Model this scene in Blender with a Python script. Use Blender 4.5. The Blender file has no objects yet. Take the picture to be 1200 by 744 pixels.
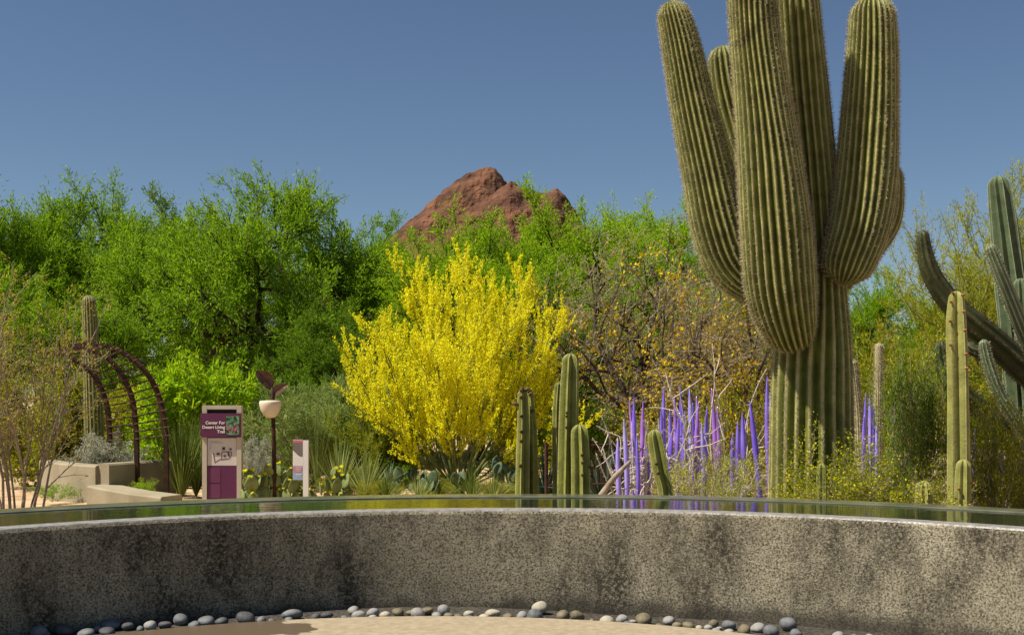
import bpy, math, random
import numpy as np
from mathutils import Vector, noise as mnoise

# ------------------------------------------------------------------ camera, world, sun, exposure
SC = bpy.context.scene
COL = SC.collection
FPX, HZ, HC = 1400.0, 460.0, 1.34          # focal length and horizon row (1200 px wide photograph), eye height

cam_d = bpy.data.cameras.new('camera')
cam_d.sensor_width = 36.0
cam_d.lens = FPX / 1200.0 * 36.0
cam_d.shift_y = (HZ - 372.0) / 1200.0
cam_d.clip_start = 0.05
cam_d.clip_end = 6000.0
cam = bpy.data.objects.new('camera', cam_d)
cam.location = (0, 0, HC)
cam.rotation_euler = (math.radians(90), 0, 0)
COL.objects.link(cam)
SC.camera = cam

SUN = Vector((-0.53, -0.15, 0.80)).normalized()
w = bpy.data.worlds.new('World')
SC.world = w
w.use_nodes = True
nt = w.node_tree
bgn = nt.nodes['Background']
sky = nt.nodes.new('ShaderNodeTexSky')
sky.sky_type = 'NISHITA'
sky.sun_disc = False
sky.sun_elevation = math.asin(SUN.z)
sky.sun_rotation = math.atan2(SUN.x, SUN.y)
sky.altitude = 2200.0
sky.air_density = 1.15
sky.dust_density = 0.1
sky.ozone_density = 3.0
nt.links.new(sky.outputs[0], bgn.inputs[0])
bgn.inputs[1].default_value = 0.05

sun_d = bpy.data.lights.new('sun', 'SUN')
sun_d.energy = 5.0
sun_d.angle = math.radians(0.55)
sun_d.color = (1.0, 0.93, 0.80)
sun = bpy.data.objects.new('sun', sun_d)
sun.rotation_euler = SUN.to_track_quat('Z', 'Y').to_euler()
sun.location = (-20, -6, 40)
COL.objects.link(sun)

vs = SC.view_settings
vs.view_transform = 'Standard'
vs.look = 'None'
vs.exposure = 0.6
vs.gamma = 1.0
vs.use_curve_mapping = False
SC.cycles.max_bounces = 6
SC.cycles.transparent_max_bounces = 6
SC.cycles.sample_clamp_indirect = 4.0

# ------------------------------------------------------------------ helpers
def P(px, py, Y):
    return np.array([(px - 600.0) / FPX * Y, Y, HC + (HZ - py) / FPX * Y])

def X(px, Y):
    return (px - 600.0) / FPX * Y

def Z(py, Y):
    return HC + (HZ - py) / FPX * Y

class MB:
    """collects vertices and faces; build() links ONE mesh object"""
    def __init__(self):
        self.v, self.f, self.n, self.a = [], [], 0, []
        self.has_a = False
    def add(self, V, F, a=None):
        V = np.asarray(V, dtype=np.float64).reshape(-1, 3)
        for fa in (F if isinstance(F, list) else [F]):
            fa = np.asarray(fa, dtype=np.int64)
            if len(fa):
                self.f.append(fa + self.n)
        self.v.append(V)
        if a is None:
            self.a.append(np.zeros(len(V)))
        else:
            self.a.append(np.asarray(a, dtype=np.float64))
            self.has_a = True
        self.n += len(V)
        return self
    def verts(self):
        return np.concatenate(self.v) if self.v else np.zeros((0, 3))
    def mesh(self, name, off=(0, 0, 0), smooth=False):
        V = (self.verts() - np.asarray(off)).astype(np.float32)
        me = bpy.data.meshes.new(name)
        lv = np.concatenate([x.reshape(-1) for x in self.f]).astype(np.int32)
        tot = np.concatenate([np.full(len(x), x.shape[1]) for x in self.f]).astype(np.int32)
        st = np.concatenate([[0], np.cumsum(tot)[:-1]]).astype(np.int32)
        me.vertices.add(len(V)); me.vertices.foreach_set('co', V.reshape(-1))
        me.loops.add(len(lv)); me.loops.foreach_set('vertex_index', lv)
        me.polygons.add(len(st)); me.polygons.foreach_set('loop_start', st)
        me.polygons.foreach_set('use_smooth', np.full(len(st), bool(smooth)))
        me.update(calc_edges=True)
        me.validate()
        if self.has_a:
            at = me.attributes.new('rib', 'FLOAT', 'POINT')
            at.data.foreach_set('value', np.concatenate(self.a).astype(np.float32))
        return me
    def build(self, name, mat, parent=None, off=(0, 0, 0), smooth=False):
        me = self.mesh(name, off, smooth)
        if mat: me.materials.append(mat)
        o = bpy.data.objects.new(name, me)
        COL.objects.link(o)
        if parent is not None:
            o.parent = parent
        return o
    # shapes
    def box(self, c, s, rz=0.0, tilt=None):
        c = np.asarray(c, float); h = np.asarray(s, float) / 2
        V = np.array([[x, y, z] for x in (-1, 1) for y in (-1, 1) for z in (-1, 1)]) * h
        if tilt is not None:
            V = V @ np.asarray(tilt).T
        cr, sr = math.cos(rz), math.sin(rz)
        V = np.c_[V[:, 0] * cr - V[:, 1] * sr, V[:, 0] * sr + V[:, 1] * cr, V[:, 2]] + c
        return self.add(V, np.array([[0, 1, 3, 2], [4, 6, 7, 5], [0, 4, 5, 1], [2, 3, 7, 6], [0, 2, 6, 4], [1, 5, 7, 3]]))
    def tube(self, pts, r, sides=6, cap=True):
        V, F = tube(pts, r, sides)
        n = len(V)
        self.add(V, F)
        if cap:
            k = self.n - n
            self.f.append(np.array([[k + i for i in range(sides)][::-1]]))
            self.f.append(np.array([[k + n - sides + i for i in range(sides)]]))
        return self
    def lathe(self, prof, c, sides=20):
        prof = np.asarray(prof, float); n = len(prof)
        th = np.linspace(0, 2 * math.pi, sides, endpoint=False)
        V = np.stack([np.outer(prof[:, 0], np.cos(th)), np.outer(prof[:, 0], np.sin(th)), np.repeat(prof[:, 1:2], sides, 1)], -1).reshape(-1, 3) + np.asarray(c)
        i, j = np.meshgrid(np.arange(n - 1), np.arange(sides), indexing='ij')
        j2 = (j + 1) % sides
        F = np.stack([i * sides + j, i * sides + j2, (i + 1) * sides + j2, (i + 1) * sides + j], -1).reshape(-1, 4)
        return self.add(V, F)

def norm(a):
    a = np.asarray(a, float)
    return a / np.maximum(np.linalg.norm(a, axis=-1, keepdims=True), 1e-9)

def frames(pts, ref=None):
    pts = np.asarray(pts, float)
    T = norm(np.gradient(pts, axis=0))
    r = np.array([0.0, -1.0, 0.0]) if ref is None else np.asarray(ref, float)
    if abs(T[0] @ r) > 0.95: r = np.array([1.0, 0, 0])
    N = np.zeros_like(T)
    u = r - (r @ T[0]) * T[0]; N[0] = u / np.linalg.norm(u)
    for i in range(1, len(T)):
        u = N[i - 1] - (N[i - 1] @ T[i]) * T[i]
        N[i] = u / max(np.linalg.norm(u), 1e-9)
    return T, N, np.cross(T, N)

def tube(pts, r, sides):
    pts = np.asarray(pts, float); n = len(pts)
    r = np.broadcast_to(np.asarray(r, float), (n,))
    T, N, B = frames(pts)
    th = np.linspace(0, 2 * math.pi, sides, endpoint=False)
    V = (pts[:, None] + r[:, None, None] * (np.cos(th)[None, :, None] * N[:, None] + np.sin(th)[None, :, None] * B[:, None])).reshape(-1, 3)
    i, j = np.meshgrid(np.arange(n - 1), np.arange(sides), indexing='ij')
    j2 = (j + 1) % sides
    F = np.stack([i * sides + j, i * sides + j2, (i + 1) * sides + j2, (i + 1) * sides + j], -1).reshape(-1, 4)
    return V, F

def spline(pts, n):
    """Catmull-Rom through pts (any dimension), resampled evenly to n points by arc length of the first three columns"""
    p = np.asarray(pts, float)
    q = np.vstack([2 * p[0] - p[1], p, 2 * p[-1] - p[-2]])
    out = []
    for i in range(len(p) - 1):
        a, b, c, d = q[i], q[i + 1], q[i + 2], q[i + 3]
        t = np.linspace(0, 1, 24, endpoint=False)[:, None]
        out.append(0.5 * (2 * b + (c - a) * t + (2 * a - 5 * b + 4 * c - d) * t ** 2 + (3 * b - a - 3 * c + d) * t ** 3))
    out = np.vstack(out + [p[-1:]])
    s = np.r_[0, np.cumsum(np.linalg.norm(np.diff(out[:, :3], axis=0), axis=1))]
    u = np.linspace(0, s[-1], n)
    return np.stack([np.interp(u, s, out[:, k]) for k in range(out.shape[1])], -1), s[-1]

LABELS = {}
def tag(o, label, cat, group=None):
    o['label'] = label; o['category'] = cat
    if group: o['group'] = group
    LABELS.setdefault(label, []).append(o.name)
    return o
def structure(o, kind='structure'):
    o['kind'] = kind
    return o

class Thing:
    def __init__(self, name, label, cat, loc=(0, 0, 0), group=None):
        self.o = bpy.data.objects.new(name, None)
        self.o.empty_display_size = 0.1
        COL.objects.link(self.o)
        self.o.location = [float(v) for v in loc]
        self.loc = np.asarray(loc, float)
        tag(self.o, label, cat, group)
    def part(self, name, mb, mat, parent=None, smooth=False, label=None):
        o = mb.build(name, mat, parent if parent is not None else self.o, self.loc, smooth)
        if label: o['label'] = label
        return o

def copy_tree(o, parent=None):
    c = o.copy(); COL.objects.link(c)
    if parent is not None: c.parent = parent
    for ch in list(o.children): copy_tree(ch, c)
    return c

# ------------------------------------------------------------------ materials
def new_mat(name):
    m = bpy.data.materials.new(name); m.use_nodes = True
    return m, m.node_tree.nodes, m.node_tree.links, m.node_tree.nodes['Principled BSDF']

def c4(c): return (c[0], c[1], c[2], 1.0)

def surf(name, c1, c2, scale=4.0, rough=0.8, bump=0.0, bscale=40.0, detail=6.0, lo=0.35, hi=0.65, spec=0.3, metal=0.0):
    m, N, L, b = new_mat(name)
    tc = N.new('ShaderNodeTexCoord')
    no = N.new('ShaderNodeTexNoise'); no.inputs['Scale'].default_value = scale; no.inputs['Detail'].default_value = detail
    L.new(tc.outputs['Object'], no.inputs['Vector'])
    cr = N.new('ShaderNodeValToRGB')
    cr.color_ramp.elements[0].position = lo; cr.color_ramp.elements[0].color = c4(c1)
    cr.color_ramp.elements[1].position = hi; cr.color_ramp.elements[1].color = c4(c2)
    L.new(no.outputs[0], cr.inputs[0]); L.new(cr.outputs[0], b.inputs['Base Color'])
    b.inputs['Roughness'].default_value = rough
    b.inputs['Specular IOR Level'].default_value = spec
    b.inputs['Metallic'].default_value = metal
    if bump:
        n2 = N.new('ShaderNodeTexNoise'); n2.inputs['Scale'].default_value = bscale; n2.inputs['Detail'].default_value = 5.0
        L.new(tc.outputs['Object'], n2.inputs['Vector'])
        bm = N.new('ShaderNodeBump'); bm.inputs['Strength'].default_value = 1.0; bm.inputs['Distance'].default_value = bump
        L.new(n2.outputs[0], bm.inputs['Height']); L.new(bm.outputs[0], b.inputs['Normal'])
    return m

def leafm(name, cols, trans=0.35, rough=0.6, tcol=None):
    """leaves and petals: every leaf its own shade, some light passes through"""
    m, N, L, b = new_mat(name)
    g = N.new('ShaderNodeNewGeometry')
    cr = N.new('ShaderNodeValToRGB')
    el = cr.color_ramp.elements
    while len(el) < len(cols): el.new(0.5)
    for i, c in enumerate(cols):
        el[i].position = i / max(1, len(cols) - 1); el[i].color = c4(c)
    L.new(g.outputs['Random Per Island'], cr.inputs[0])
    L.new(cr.outputs[0], b.inputs['Base Color'])
    b.inputs['Roughness'].default_value = rough
    b.inputs['Specular IOR Level'].default_value = 0.2
    t = N.new('ShaderNodeBsdfTranslucent')
    L.new(cr.outputs[0], t.inputs[0])
    mx = N.new('ShaderNodeMixShader'); mx.inputs[0].default_value = trans
    out = N['Material Output']
    L.new(b.outputs[0], mx.inputs[1]); L.new(t.outputs[0], mx.inputs[2]); L.new(mx.outputs[0], out.inputs[0])
    return m

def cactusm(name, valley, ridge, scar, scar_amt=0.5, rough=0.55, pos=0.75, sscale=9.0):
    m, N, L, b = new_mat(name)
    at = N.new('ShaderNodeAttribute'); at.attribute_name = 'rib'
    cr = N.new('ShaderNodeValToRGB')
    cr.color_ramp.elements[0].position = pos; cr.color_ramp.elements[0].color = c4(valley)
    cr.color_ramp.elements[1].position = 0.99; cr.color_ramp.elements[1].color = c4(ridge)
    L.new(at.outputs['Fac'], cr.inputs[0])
    tc = N.new('ShaderNodeTexCoord')
    no = N.new('ShaderNodeTexNoise'); no.inputs['Scale'].default_value = 2.2; no.inputs['Detail'].default_value = 9.0; no.inputs['Roughness'].default_value = 0.7
    L.new(tc.outputs['Object'], no.inputs['Vector'])
    r2 = N.new('ShaderNodeValToRGB')
    r2.color_ramp.elements[0].position = 0.56; r2.color_ramp.elements[0].color = (0, 0, 0, 1)
    r2.color_ramp.elements[1].position = 0.68; r2.color_ramp.elements[1].color = (scar_amt,) * 3 + (1,)
    L.new(no.outputs[0], r2.inputs[0])
    mx = N.new('ShaderNodeMix'); mx.data_type = 'RGBA'
    L.new(r2.outputs[0], mx.inputs[0]); L.new(cr.outputs[0], mx.inputs[6]); mx.inputs[7].default_value = c4(scar)
    # mild light and dark mottling of the skin
    n2 = N.new('ShaderNodeTexNoise'); n2.inputs['Scale'].default_value = sscale; n2.inputs['Detail'].default_value = 4.0
    L.new(tc.outputs['Object'], n2.inputs['Vector'])
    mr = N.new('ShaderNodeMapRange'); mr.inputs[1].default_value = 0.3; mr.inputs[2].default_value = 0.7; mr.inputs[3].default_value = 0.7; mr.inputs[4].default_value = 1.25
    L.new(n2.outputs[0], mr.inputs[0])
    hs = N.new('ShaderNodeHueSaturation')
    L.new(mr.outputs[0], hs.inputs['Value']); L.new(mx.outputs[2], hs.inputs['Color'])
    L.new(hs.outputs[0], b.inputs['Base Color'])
    n3 = N.new('ShaderNodeTexNoise'); n3.inputs['Scale'].default_value = 60.0
    L.new(tc.outputs['Object'], n3.inputs['Vector'])
    bm = N.new('ShaderNodeBump'); bm.inputs['Distance'].default_value = 0.004
    L.new(n3.outputs[0], bm.inputs['Height']); L.new(bm.outputs[0], b.inputs['Normal'])
    b.inputs['Roughness'].default_value = rough
    b.inputs['Specular IOR Level'].default_value = 0.25
    return m

def wall_mat():
    m, N, L, b = new_mat('weathered_stucco')
    tc = N.new('ShaderNodeTexCoord')
    def noise(scale, detail=5.0, rough=0.6, vec=None):
        n = N.new('ShaderNodeTexNoise'); n.inputs['Scale'].default_value = scale; n.inputs['Detail'].default_value = detail; n.inputs['Roughness'].default_value = rough
        L.new(vec or tc.outputs['Object'], n.inputs['Vector']); return n
    def ramp(src, p0, c0, p1, c1):
        r = N.new('ShaderNodeValToRGB'); e = r.color_ramp.elements
        e[0].position = p0; e[0].color = c4(c0); e[1].position = p1; e[1].color = c4(c1)
        L.new(src, r.inputs[0]); return r
    def mix(fac, a, c, mode='MIX'):
        x = N.new('ShaderNodeMix'); x.data_type = 'RGBA'; x.blend_type = mode
        if isinstance(fac, float): x.inputs[0].default_value = fac
        else: L.new(fac, x.inputs[0])
        for v, i in ((a, 6), (c, 7)):
            if isinstance(v, tuple): x.inputs[i].default_value = c4(v)
            else: L.new(v, x.inputs[i])
        return x.outputs[2]
    base = ramp(noise(2.0, 4).outputs[0], 0.3, (0.34, 0.295, 0.20), 0.7, (0.50, 0.44, 0.31)).outputs[0]
    fine = ramp(noise(85.0, 5, 0.8).outputs[0], 0.41, (0.10, 0.09, 0.075), 0.55, (1.3, 1.3, 1.3)).outputs[0]  # speckle, with shade of small pits painted in where the bump stays flat
    col = mix(0.9, base, fine, 'MULTIPLY')
    # dark mould: patches broken into specks, running down
    mp = N.new('ShaderNodeMapping'); mp.inputs['Scale'].default_value = (1.0, 1.0, 0.55)
    L.new(tc.outputs['Object'], mp.inputs['Vector'])
    big = ramp(noise(2.4, 6, 0.66, mp.outputs[0]).outputs[0], 0.45, (0, 0, 0), 0.62, (1, 1, 1)).outputs[0]
    spk = ramp(noise(45.0, 7, 0.8).outputs[0], 0.38, (0.04, 0.04, 0.04), 0.55, (1, 1, 1)).outputs[0]
    fac = mix(1.0, big, spk, 'MULTIPLY')
    col = mix(fac, col, (0.055, 0.046, 0.032))
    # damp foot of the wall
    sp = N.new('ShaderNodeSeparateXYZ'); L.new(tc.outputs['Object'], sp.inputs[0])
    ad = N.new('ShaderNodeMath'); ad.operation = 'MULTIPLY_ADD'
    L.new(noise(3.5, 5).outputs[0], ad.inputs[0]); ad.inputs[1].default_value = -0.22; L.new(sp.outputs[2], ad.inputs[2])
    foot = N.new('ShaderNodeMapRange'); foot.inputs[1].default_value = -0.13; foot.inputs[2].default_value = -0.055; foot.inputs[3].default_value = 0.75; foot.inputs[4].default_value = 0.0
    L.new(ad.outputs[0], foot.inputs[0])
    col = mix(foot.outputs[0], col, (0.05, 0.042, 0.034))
    L.new(col, b.inputs['Base Color'])
    b.inputs['Roughness'].default_value = 0.85
    b.inputs['Specular IOR Level'].default_value = 0.25
    bm = N.new('ShaderNodeBump'); bm.inputs['Distance'].default_value = 0.02; bm.inputs['Strength'].default_value = 1.0
    L.new(noise(70.0, 8, 0.8).outputs[0], bm.inputs['Height'])
    L.new(bm.outputs[0], b.inputs['Normal'])
    return m

def floor_mat():
    m, N, L, b = new_mat('plaza_concrete')
    tc = N.new('ShaderNodeTexCoord')
    n = N.new('ShaderNodeTexNoise'); n.inputs['Scale'].default_value = 25.0; n.inputs['Detail'].default_value = 8.0
    L.new(tc.outputs['Object'], n.inputs['Vector'])
    r = N.new('ShaderNodeValToRGB'); e = r.color_ramp.elements
    e[0].position = 0.3; e[0].color = (0.26, 0.205, 0.13, 1); e[1].position = 0.7; e[1].color = (0.36, 0.29, 0.195, 1)
    L.new(n.outputs[0], r.inputs[0])
    # wet stain at the left
    sp = N.new('ShaderNodeSeparateXYZ'); L.new(tc.outputs['Object'], sp.inputs[0])
    n2 = N.new('ShaderNodeTexNoise'); n2.inputs['Scale'].default_value = 3.2; n2.inputs['Detail'].default_value = 4.0
    L.new(tc.outputs['Object'], n2.inputs['Vector'])
    ma = N.new('ShaderNodeMath'); ma.operation = 'MULTIPLY_ADD'
    L.new(n2.outputs[0], ma.inputs[0]); ma.inputs[1].default_value = 1.3; L.new(sp.outputs[0], ma.inputs[2])
    mr = N.new('ShaderNodeMapRange'); mr.inputs[1].default_value = -0.62; mr.inputs[2].default_value = -0.58; mr.inputs[3].default_value = 1.0; mr.inputs[4].default_value = 0.0
    L.new(ma.outputs[0], mr.inputs[0])
    x = N.new('ShaderNodeMix'); x.data_type = 'RGBA'
    L.new(mr.outputs[0], x.inputs[0]); L.new(r.outputs[0], x.inputs[6]); x.inputs[7].default_value = (0.11, 0.08, 0.05, 1)
    L.new(x.outputs[2], b.inputs['Base Color'])
    rr = N.new('ShaderNodeMapRange'); rr.inputs[3].default_value = 0.85; rr.inputs[4].default_value = 0.4
    L.new(mr.outputs[0], rr.inputs[0]); L.new(rr.outputs[0], b.inputs['Roughness'])
    bm = N.new('ShaderNodeBump'); bm.inputs['Distance'].default_value = 0.003
    L.new(n.outputs[0], bm.inputs['Height']); L.new(bm.outputs[0], b.inputs['Normal'])
    return m

def water_mat():
    m, N, L, b = new_mat('pool_water')
    b.inputs['Base Color'].default_value = (0.018, 0.026, 0.016, 1)
    b.inputs['Roughness'].default_value = 0.02
    b.inputs['IOR'].default_value = 1.33
    b.inputs['Specular IOR Level'].default_value = 1.0
    tc = N.new('ShaderNodeTexCoord')
    mp = N.new('ShaderNodeMapping'); mp.inputs['Scale'].default_value = (1.0, 3.0, 1.0)
    L.new(tc.outputs['Object'], mp.inputs['Vector'])
    n = N.new('ShaderNodeTexNoise'); n.inputs['Scale'].default_value = 5.0; n.inputs['Detail'].default_value = 3.0
    L.new(mp.outputs[0], n.inputs['Vector'])
    bm = N.new('ShaderNodeBump'); bm.inputs['Distance'].default_value = 0.004; bm.inputs['Strength'].default_value = 0.5
    L.new(n.outputs[0], bm.inputs['Height']); L.new(bm.outputs[0], b.inputs['Normal'])
    return m

M = {}
M['soil'] = surf('desert_soil', (0.34, 0.22, 0.12), (0.58, 0.41, 0.25), 3.0, 0.95, 0.01, 30.0)
M['darkgravel'] = surf('dark_shaded_gravel', (0.025, 0.022, 0.018), (0.09, 0.078, 0.062), 45.0, 0.9, 0.02, 40.0)  # dark gravel, with the shadow at the wall's base put into the colour
M['rock'] = surf('red_sandstone', (0.055, 0.023, 0.012), (0.175, 0.078, 0.042), 0.12, 0.95, 2.5, 0.5, 10.0, 0.36, 0.62)
M['stucco'] = wall_mat()
M['floor'] = floor_mat()
M['water'] = water_mat()
M['coping'] = surf('wet_coping', (0.085, 0.09, 0.055), (0.15, 0.15, 0.10), 6.0, 0.2, 0.001, 22.0, spec=0.5)
M['rimwet'] = surf('wet_rim', (0.20, 0.18, 0.16), (0.34, 0.32, 0.30), 20.0, 0.35, 0.006, 60.0, spec=0.5)
M['planter'] = surf('tan_plaster', (0.25, 0.21, 0.135), (0.33, 0.285, 0.195), 2.5, 0.9, 0.004, 25.0)
M['rust'] = surf('rusted_steel', (0.020, 0.009, 0.006), (0.065, 0.024, 0.011), 14.0, 0.75, 0.002, 60.0)
M['rustbar'] = surf('rusted_bar', (0.03, 0.014, 0.010), (0.075, 0.030, 0.016), 20.0, 0.8)
M['bark'] = surf('dark_bark', (0.035, 0.024, 0.016), (0.085, 0.060, 0.042), 9.0, 0.95, 0.02, 18.0)
M['greybark'] = surf('grey_bark', (0.17, 0.13, 0.092), (0.36, 0.29, 0.215), 9.0, 0.95, 0.01, 18.0)
M['paletwig'] = surf('pale_twig', (0.30, 0.25, 0.20), (0.48, 0.42, 0.35), 30.0, 0.9)
M['browntwig'] = surf('brown_twig', (0.17, 0.135, 0.10), (0.32, 0.265, 0.205), 30.0, 0.9)
M['whitetwig'] = surf('white_twig', (0.36, 0.31, 0.25), (0.58, 0.52, 0.44), 60.0, 0.9)
M['greenbark'] = surf('green_bark', (0.10, 0.13, 0.035), (0.19, 0.21, 0.06), 10.0, 0.8)
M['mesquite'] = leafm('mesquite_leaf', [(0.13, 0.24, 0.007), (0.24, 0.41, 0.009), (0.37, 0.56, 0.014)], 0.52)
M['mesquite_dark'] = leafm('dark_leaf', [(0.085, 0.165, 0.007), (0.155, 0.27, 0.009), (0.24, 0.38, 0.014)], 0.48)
M['brightleaf'] = leafm('bright_leaf', [(0.22, 0.37, 0.006), (0.34, 0.53, 0.008), (0.46, 0.62, 0.014)], 0.54)
M['yellowgreen'] = leafm('yellow_green_leaf', [(0.24, 0.28, 0.012), (0.36, 0.38, 0.016), (0.46, 0.42, 0.02)], 0.42)
M['yellowflower'] = leafm('yellow_petal', [(0.78, 0.70, 0.006), (0.90, 0.86, 0.012), (0.93, 0.91, 0.05)], 0.55)
M['goldflower'] = leafm('gold_petal', [(0.54, 0.35, 0.006), (0.66, 0.47, 0.008), (0.72, 0.57, 0.015)], 0.3)
M['duskytwig'] = leafm('dry_leaf', [(0.24, 0.175, 0.10), (0.36, 0.28, 0.17), (0.27, 0.30, 0.05)], 0.3)
M['rustyleaf'] = leafm('rusty_leaf', [(0.50, 0.36, 0.03), (0.32, 0.38, 0.03), (0.58, 0.46, 0.05)], 0.3)
M['olive'] = leafm('olive_leaf', [(0.16, 0.19, 0.010), (0.27, 0.31, 0.012), (0.40, 0.43, 0.018)], 0.45)
M['greygreen'] = leafm('grey_green_leaf', [(0.19, 0.26, 0.06), (0.27, 0.35, 0.085), (0.35, 0.42, 0.11)], 0.4)
M['silver'] = leafm('silver_leaf', [(0.34, 0.36, 0.25), (0.46, 0.46, 0.35), (0.56, 0.55, 0.44)], 0.25)
M['grass'] = leafm('blade_leaf', [(0.07, 0.12, 0.016), (0.14, 0.20, 0.03), (0.24, 0.28, 0.06)], 0.3, 0.5)
M['palegrass'] = leafm('pale_blade', [(0.18, 0.24, 0.05), (0.28, 0.34, 0.09), (0.42, 0.43, 0.17)], 0.3, 0.5)
M['agave'] = surf('agave_skin', (0.10, 0.15, 0.10), (0.20, 0.25, 0.17), 3.0, 0.5)
M['agavedark'] = surf('dark_agave_skin', (0.035, 0.06, 0.035), (0.08, 0.115, 0.07), 3.0, 0.5)
M['pad'] = surf('prickly_pad', (0.12, 0.16, 0.045), (0.22, 0.26, 0.09), 8.0, 0.6, 0.004, 30.0)
M['paddark'] = surf('dark_pad', (0.05, 0.085, 0.035), (0.10, 0.14, 0.06), 8.0, 0.6, 0.004, 30.0)
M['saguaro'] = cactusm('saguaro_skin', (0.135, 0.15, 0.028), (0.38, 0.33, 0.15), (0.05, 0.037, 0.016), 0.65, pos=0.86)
M['spine'] = surf('pale_spine', (0.34, 0.29, 0.19), (0.56, 0.49, 0.36), 20.0, 0.7)
M['spinedark'] = surf('dark_spine', (0.05, 0.025, 0.012), (0.13, 0.07, 0.03), 30.0, 0.7)
M['organ'] = cactusm('organ_skin', (0.19, 0.20, 0.040), (0.44, 0.42, 0.18), (0.20, 0.16, 0.06), 0.35, pos=0.84)
M['ochre'] = cactusm('ochre_skin', (0.25, 0.245, 0.065), (0.44, 0.40, 0.17), (0.17, 0.115, 0.035), 0.5, pos=0.86)
M['blue'] = cactusm('blue_skin', (0.085, 0.118, 0.058), (0.32, 0.35, 0.22), (0.10, 0.11, 0.06), 0.3, pos=0.84)
M['dusk'] = cactusm('dusk_skin', (0.040, 0.052, 0.016), (0.085, 0.085, 0.035), (0.04, 0.035, 0.015), 0.4, pos=0.8)
M['woolly'] = cactusm('woolly_skin', (0.30, 0.26, 0.12), (0.48, 0.42, 0.26), (0.3, 0.22, 0.1), 0.3, pos=0.5)
M['fruit'] = surf('cactus_fruit', (0.22, 0.075, 0.02), (0.34, 0.14, 0.03), 20.0, 0.6)
M['bud'] = surf('cactus_bud', (0.055, 0.040, 0.016), (0.15, 0.10, 0.04), 40.0, 0.8)
M['signpost'] = surf('beige_metal', (0.44, 0.38, 0.30), (0.50, 0.44, 0.35), 3.0, 0.5)
M['purple'] = surf('purple_panel', (0.095, 0.020, 0.060), (0.12, 0.028, 0.076), 2.0, 0.45)
M['plum'] = surf('plum_panel', (0.125, 0.032, 0.085), (0.15, 0.042, 0.10), 2.0, 0.4)
M['white'] = surf('white_paint', (0.68, 0.66, 0.62), (0.76, 0.74, 0.70), 3.0, 0.5)
M['mapbg'] = surf('map_paper', (0.56, 0.52, 0.46), (0.62, 0.58, 0.52), 3.0, 0.5)
M['ink'] = surf('map_ink', (0.05, 0.04, 0.05), (0.07, 0.055, 0.06), 9.0, 0.6)
M['mapline'] = surf('map_line', (0.16, 0.04, 0.10), (0.20, 0.06, 0.13), 9.0, 0.6)
M['slot'] = surf('dark_slot', (0.02, 0.010, 0.014), (0.035, 0.018, 0.024), 5.0, 0.6)
M['picture'] = surf('plant_picture', (0.015, 0.05, 0.02), (0.16, 0.30, 0.17), 22.0, 0.4, lo=0.4, hi=0.6)
M['pinkpic'] = surf('pink_bloom', (0.32, 0.05, 0.12), (0.62, 0.20, 0.28), 60.0, 0.4)
M['cream'] = surf('cream_glass', (0.60, 0.50, 0.36), (0.66, 0.56, 0.42), 5.0, 0.45)
M['petal'] = surf('brown_metal_leaf', (0.055, 0.028, 0.020), (0.12, 0.066, 0.045), 12.0, 0.45, metal=0.3)
M['pinkbar'] = surf('pink_band', (0.45, 0.13, 0.17), (0.50, 0.16, 0.20), 5.0, 0.5)
M['mauvebar'] = surf('mauve_band', (0.42, 0.22, 0.30), (0.46, 0.25, 0.33), 5.0, 0.5)
M['bluebar'] = surf('blue_band', (0.26, 0.36, 0.52), (0.30, 0.40, 0.56), 5.0, 0.5)
M['greybar'] = surf('grey_band', (0.13, 0.11, 0.10), (0.20, 0.17, 0.16), 5.0, 0.5)

def glassm(name, c1, c2):
    m = surf(name, c1, c2, 4.0, 0.10, spec=0.7, lo=0.35, hi=0.65)
    b = m.node_tree.nodes['Principled BSDF']
    b.inputs['Transmission Weight'].default_value = 0.0
    b.inputs['Coat Weight'].default_value = 0.5
    return m
M['reed'] = [glassm('violet_glass', (0.13, 0.07, 0.50), (0.24, 0.16, 0.72)),
             glassm('lilac_glass', (0.23, 0.17, 0.64), (0.40, 0.33, 0.82)),
             glassm('magenta_glass', (0.24, 0.07, 0.46), (0.40, 0.18, 0.66)),
             glassm('indigo_glass', (0.10, 0.05, 0.50), (0.19, 0.11, 0.68))]
STONE = {'slate grey': surf('stone_slate', (0.085, 0.09, 0.095), (0.19, 0.195, 0.20), 14.0, 0.7, 0.003, 60.0),
         'pale grey': surf('stone_pale', (0.20, 0.195, 0.18), (0.33, 0.32, 0.30), 14.0, 0.7, 0.003, 60.0),
         'olive brown': surf('stone_olive', (0.11, 0.095, 0.055), (0.22, 0.185, 0.115), 14.0, 0.7, 0.003, 60.0),
         'cream': surf('stone_cream', (0.31, 0.28, 0.21), (0.42, 0.38, 0.30), 14.0, 0.7, 0.003, 60.0),
         'charcoal': surf('stone_dark', (0.045, 0.045, 0.048), (0.10, 0.10, 0.105), 14.0, 0.7, 0.003, 60.0)}

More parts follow.
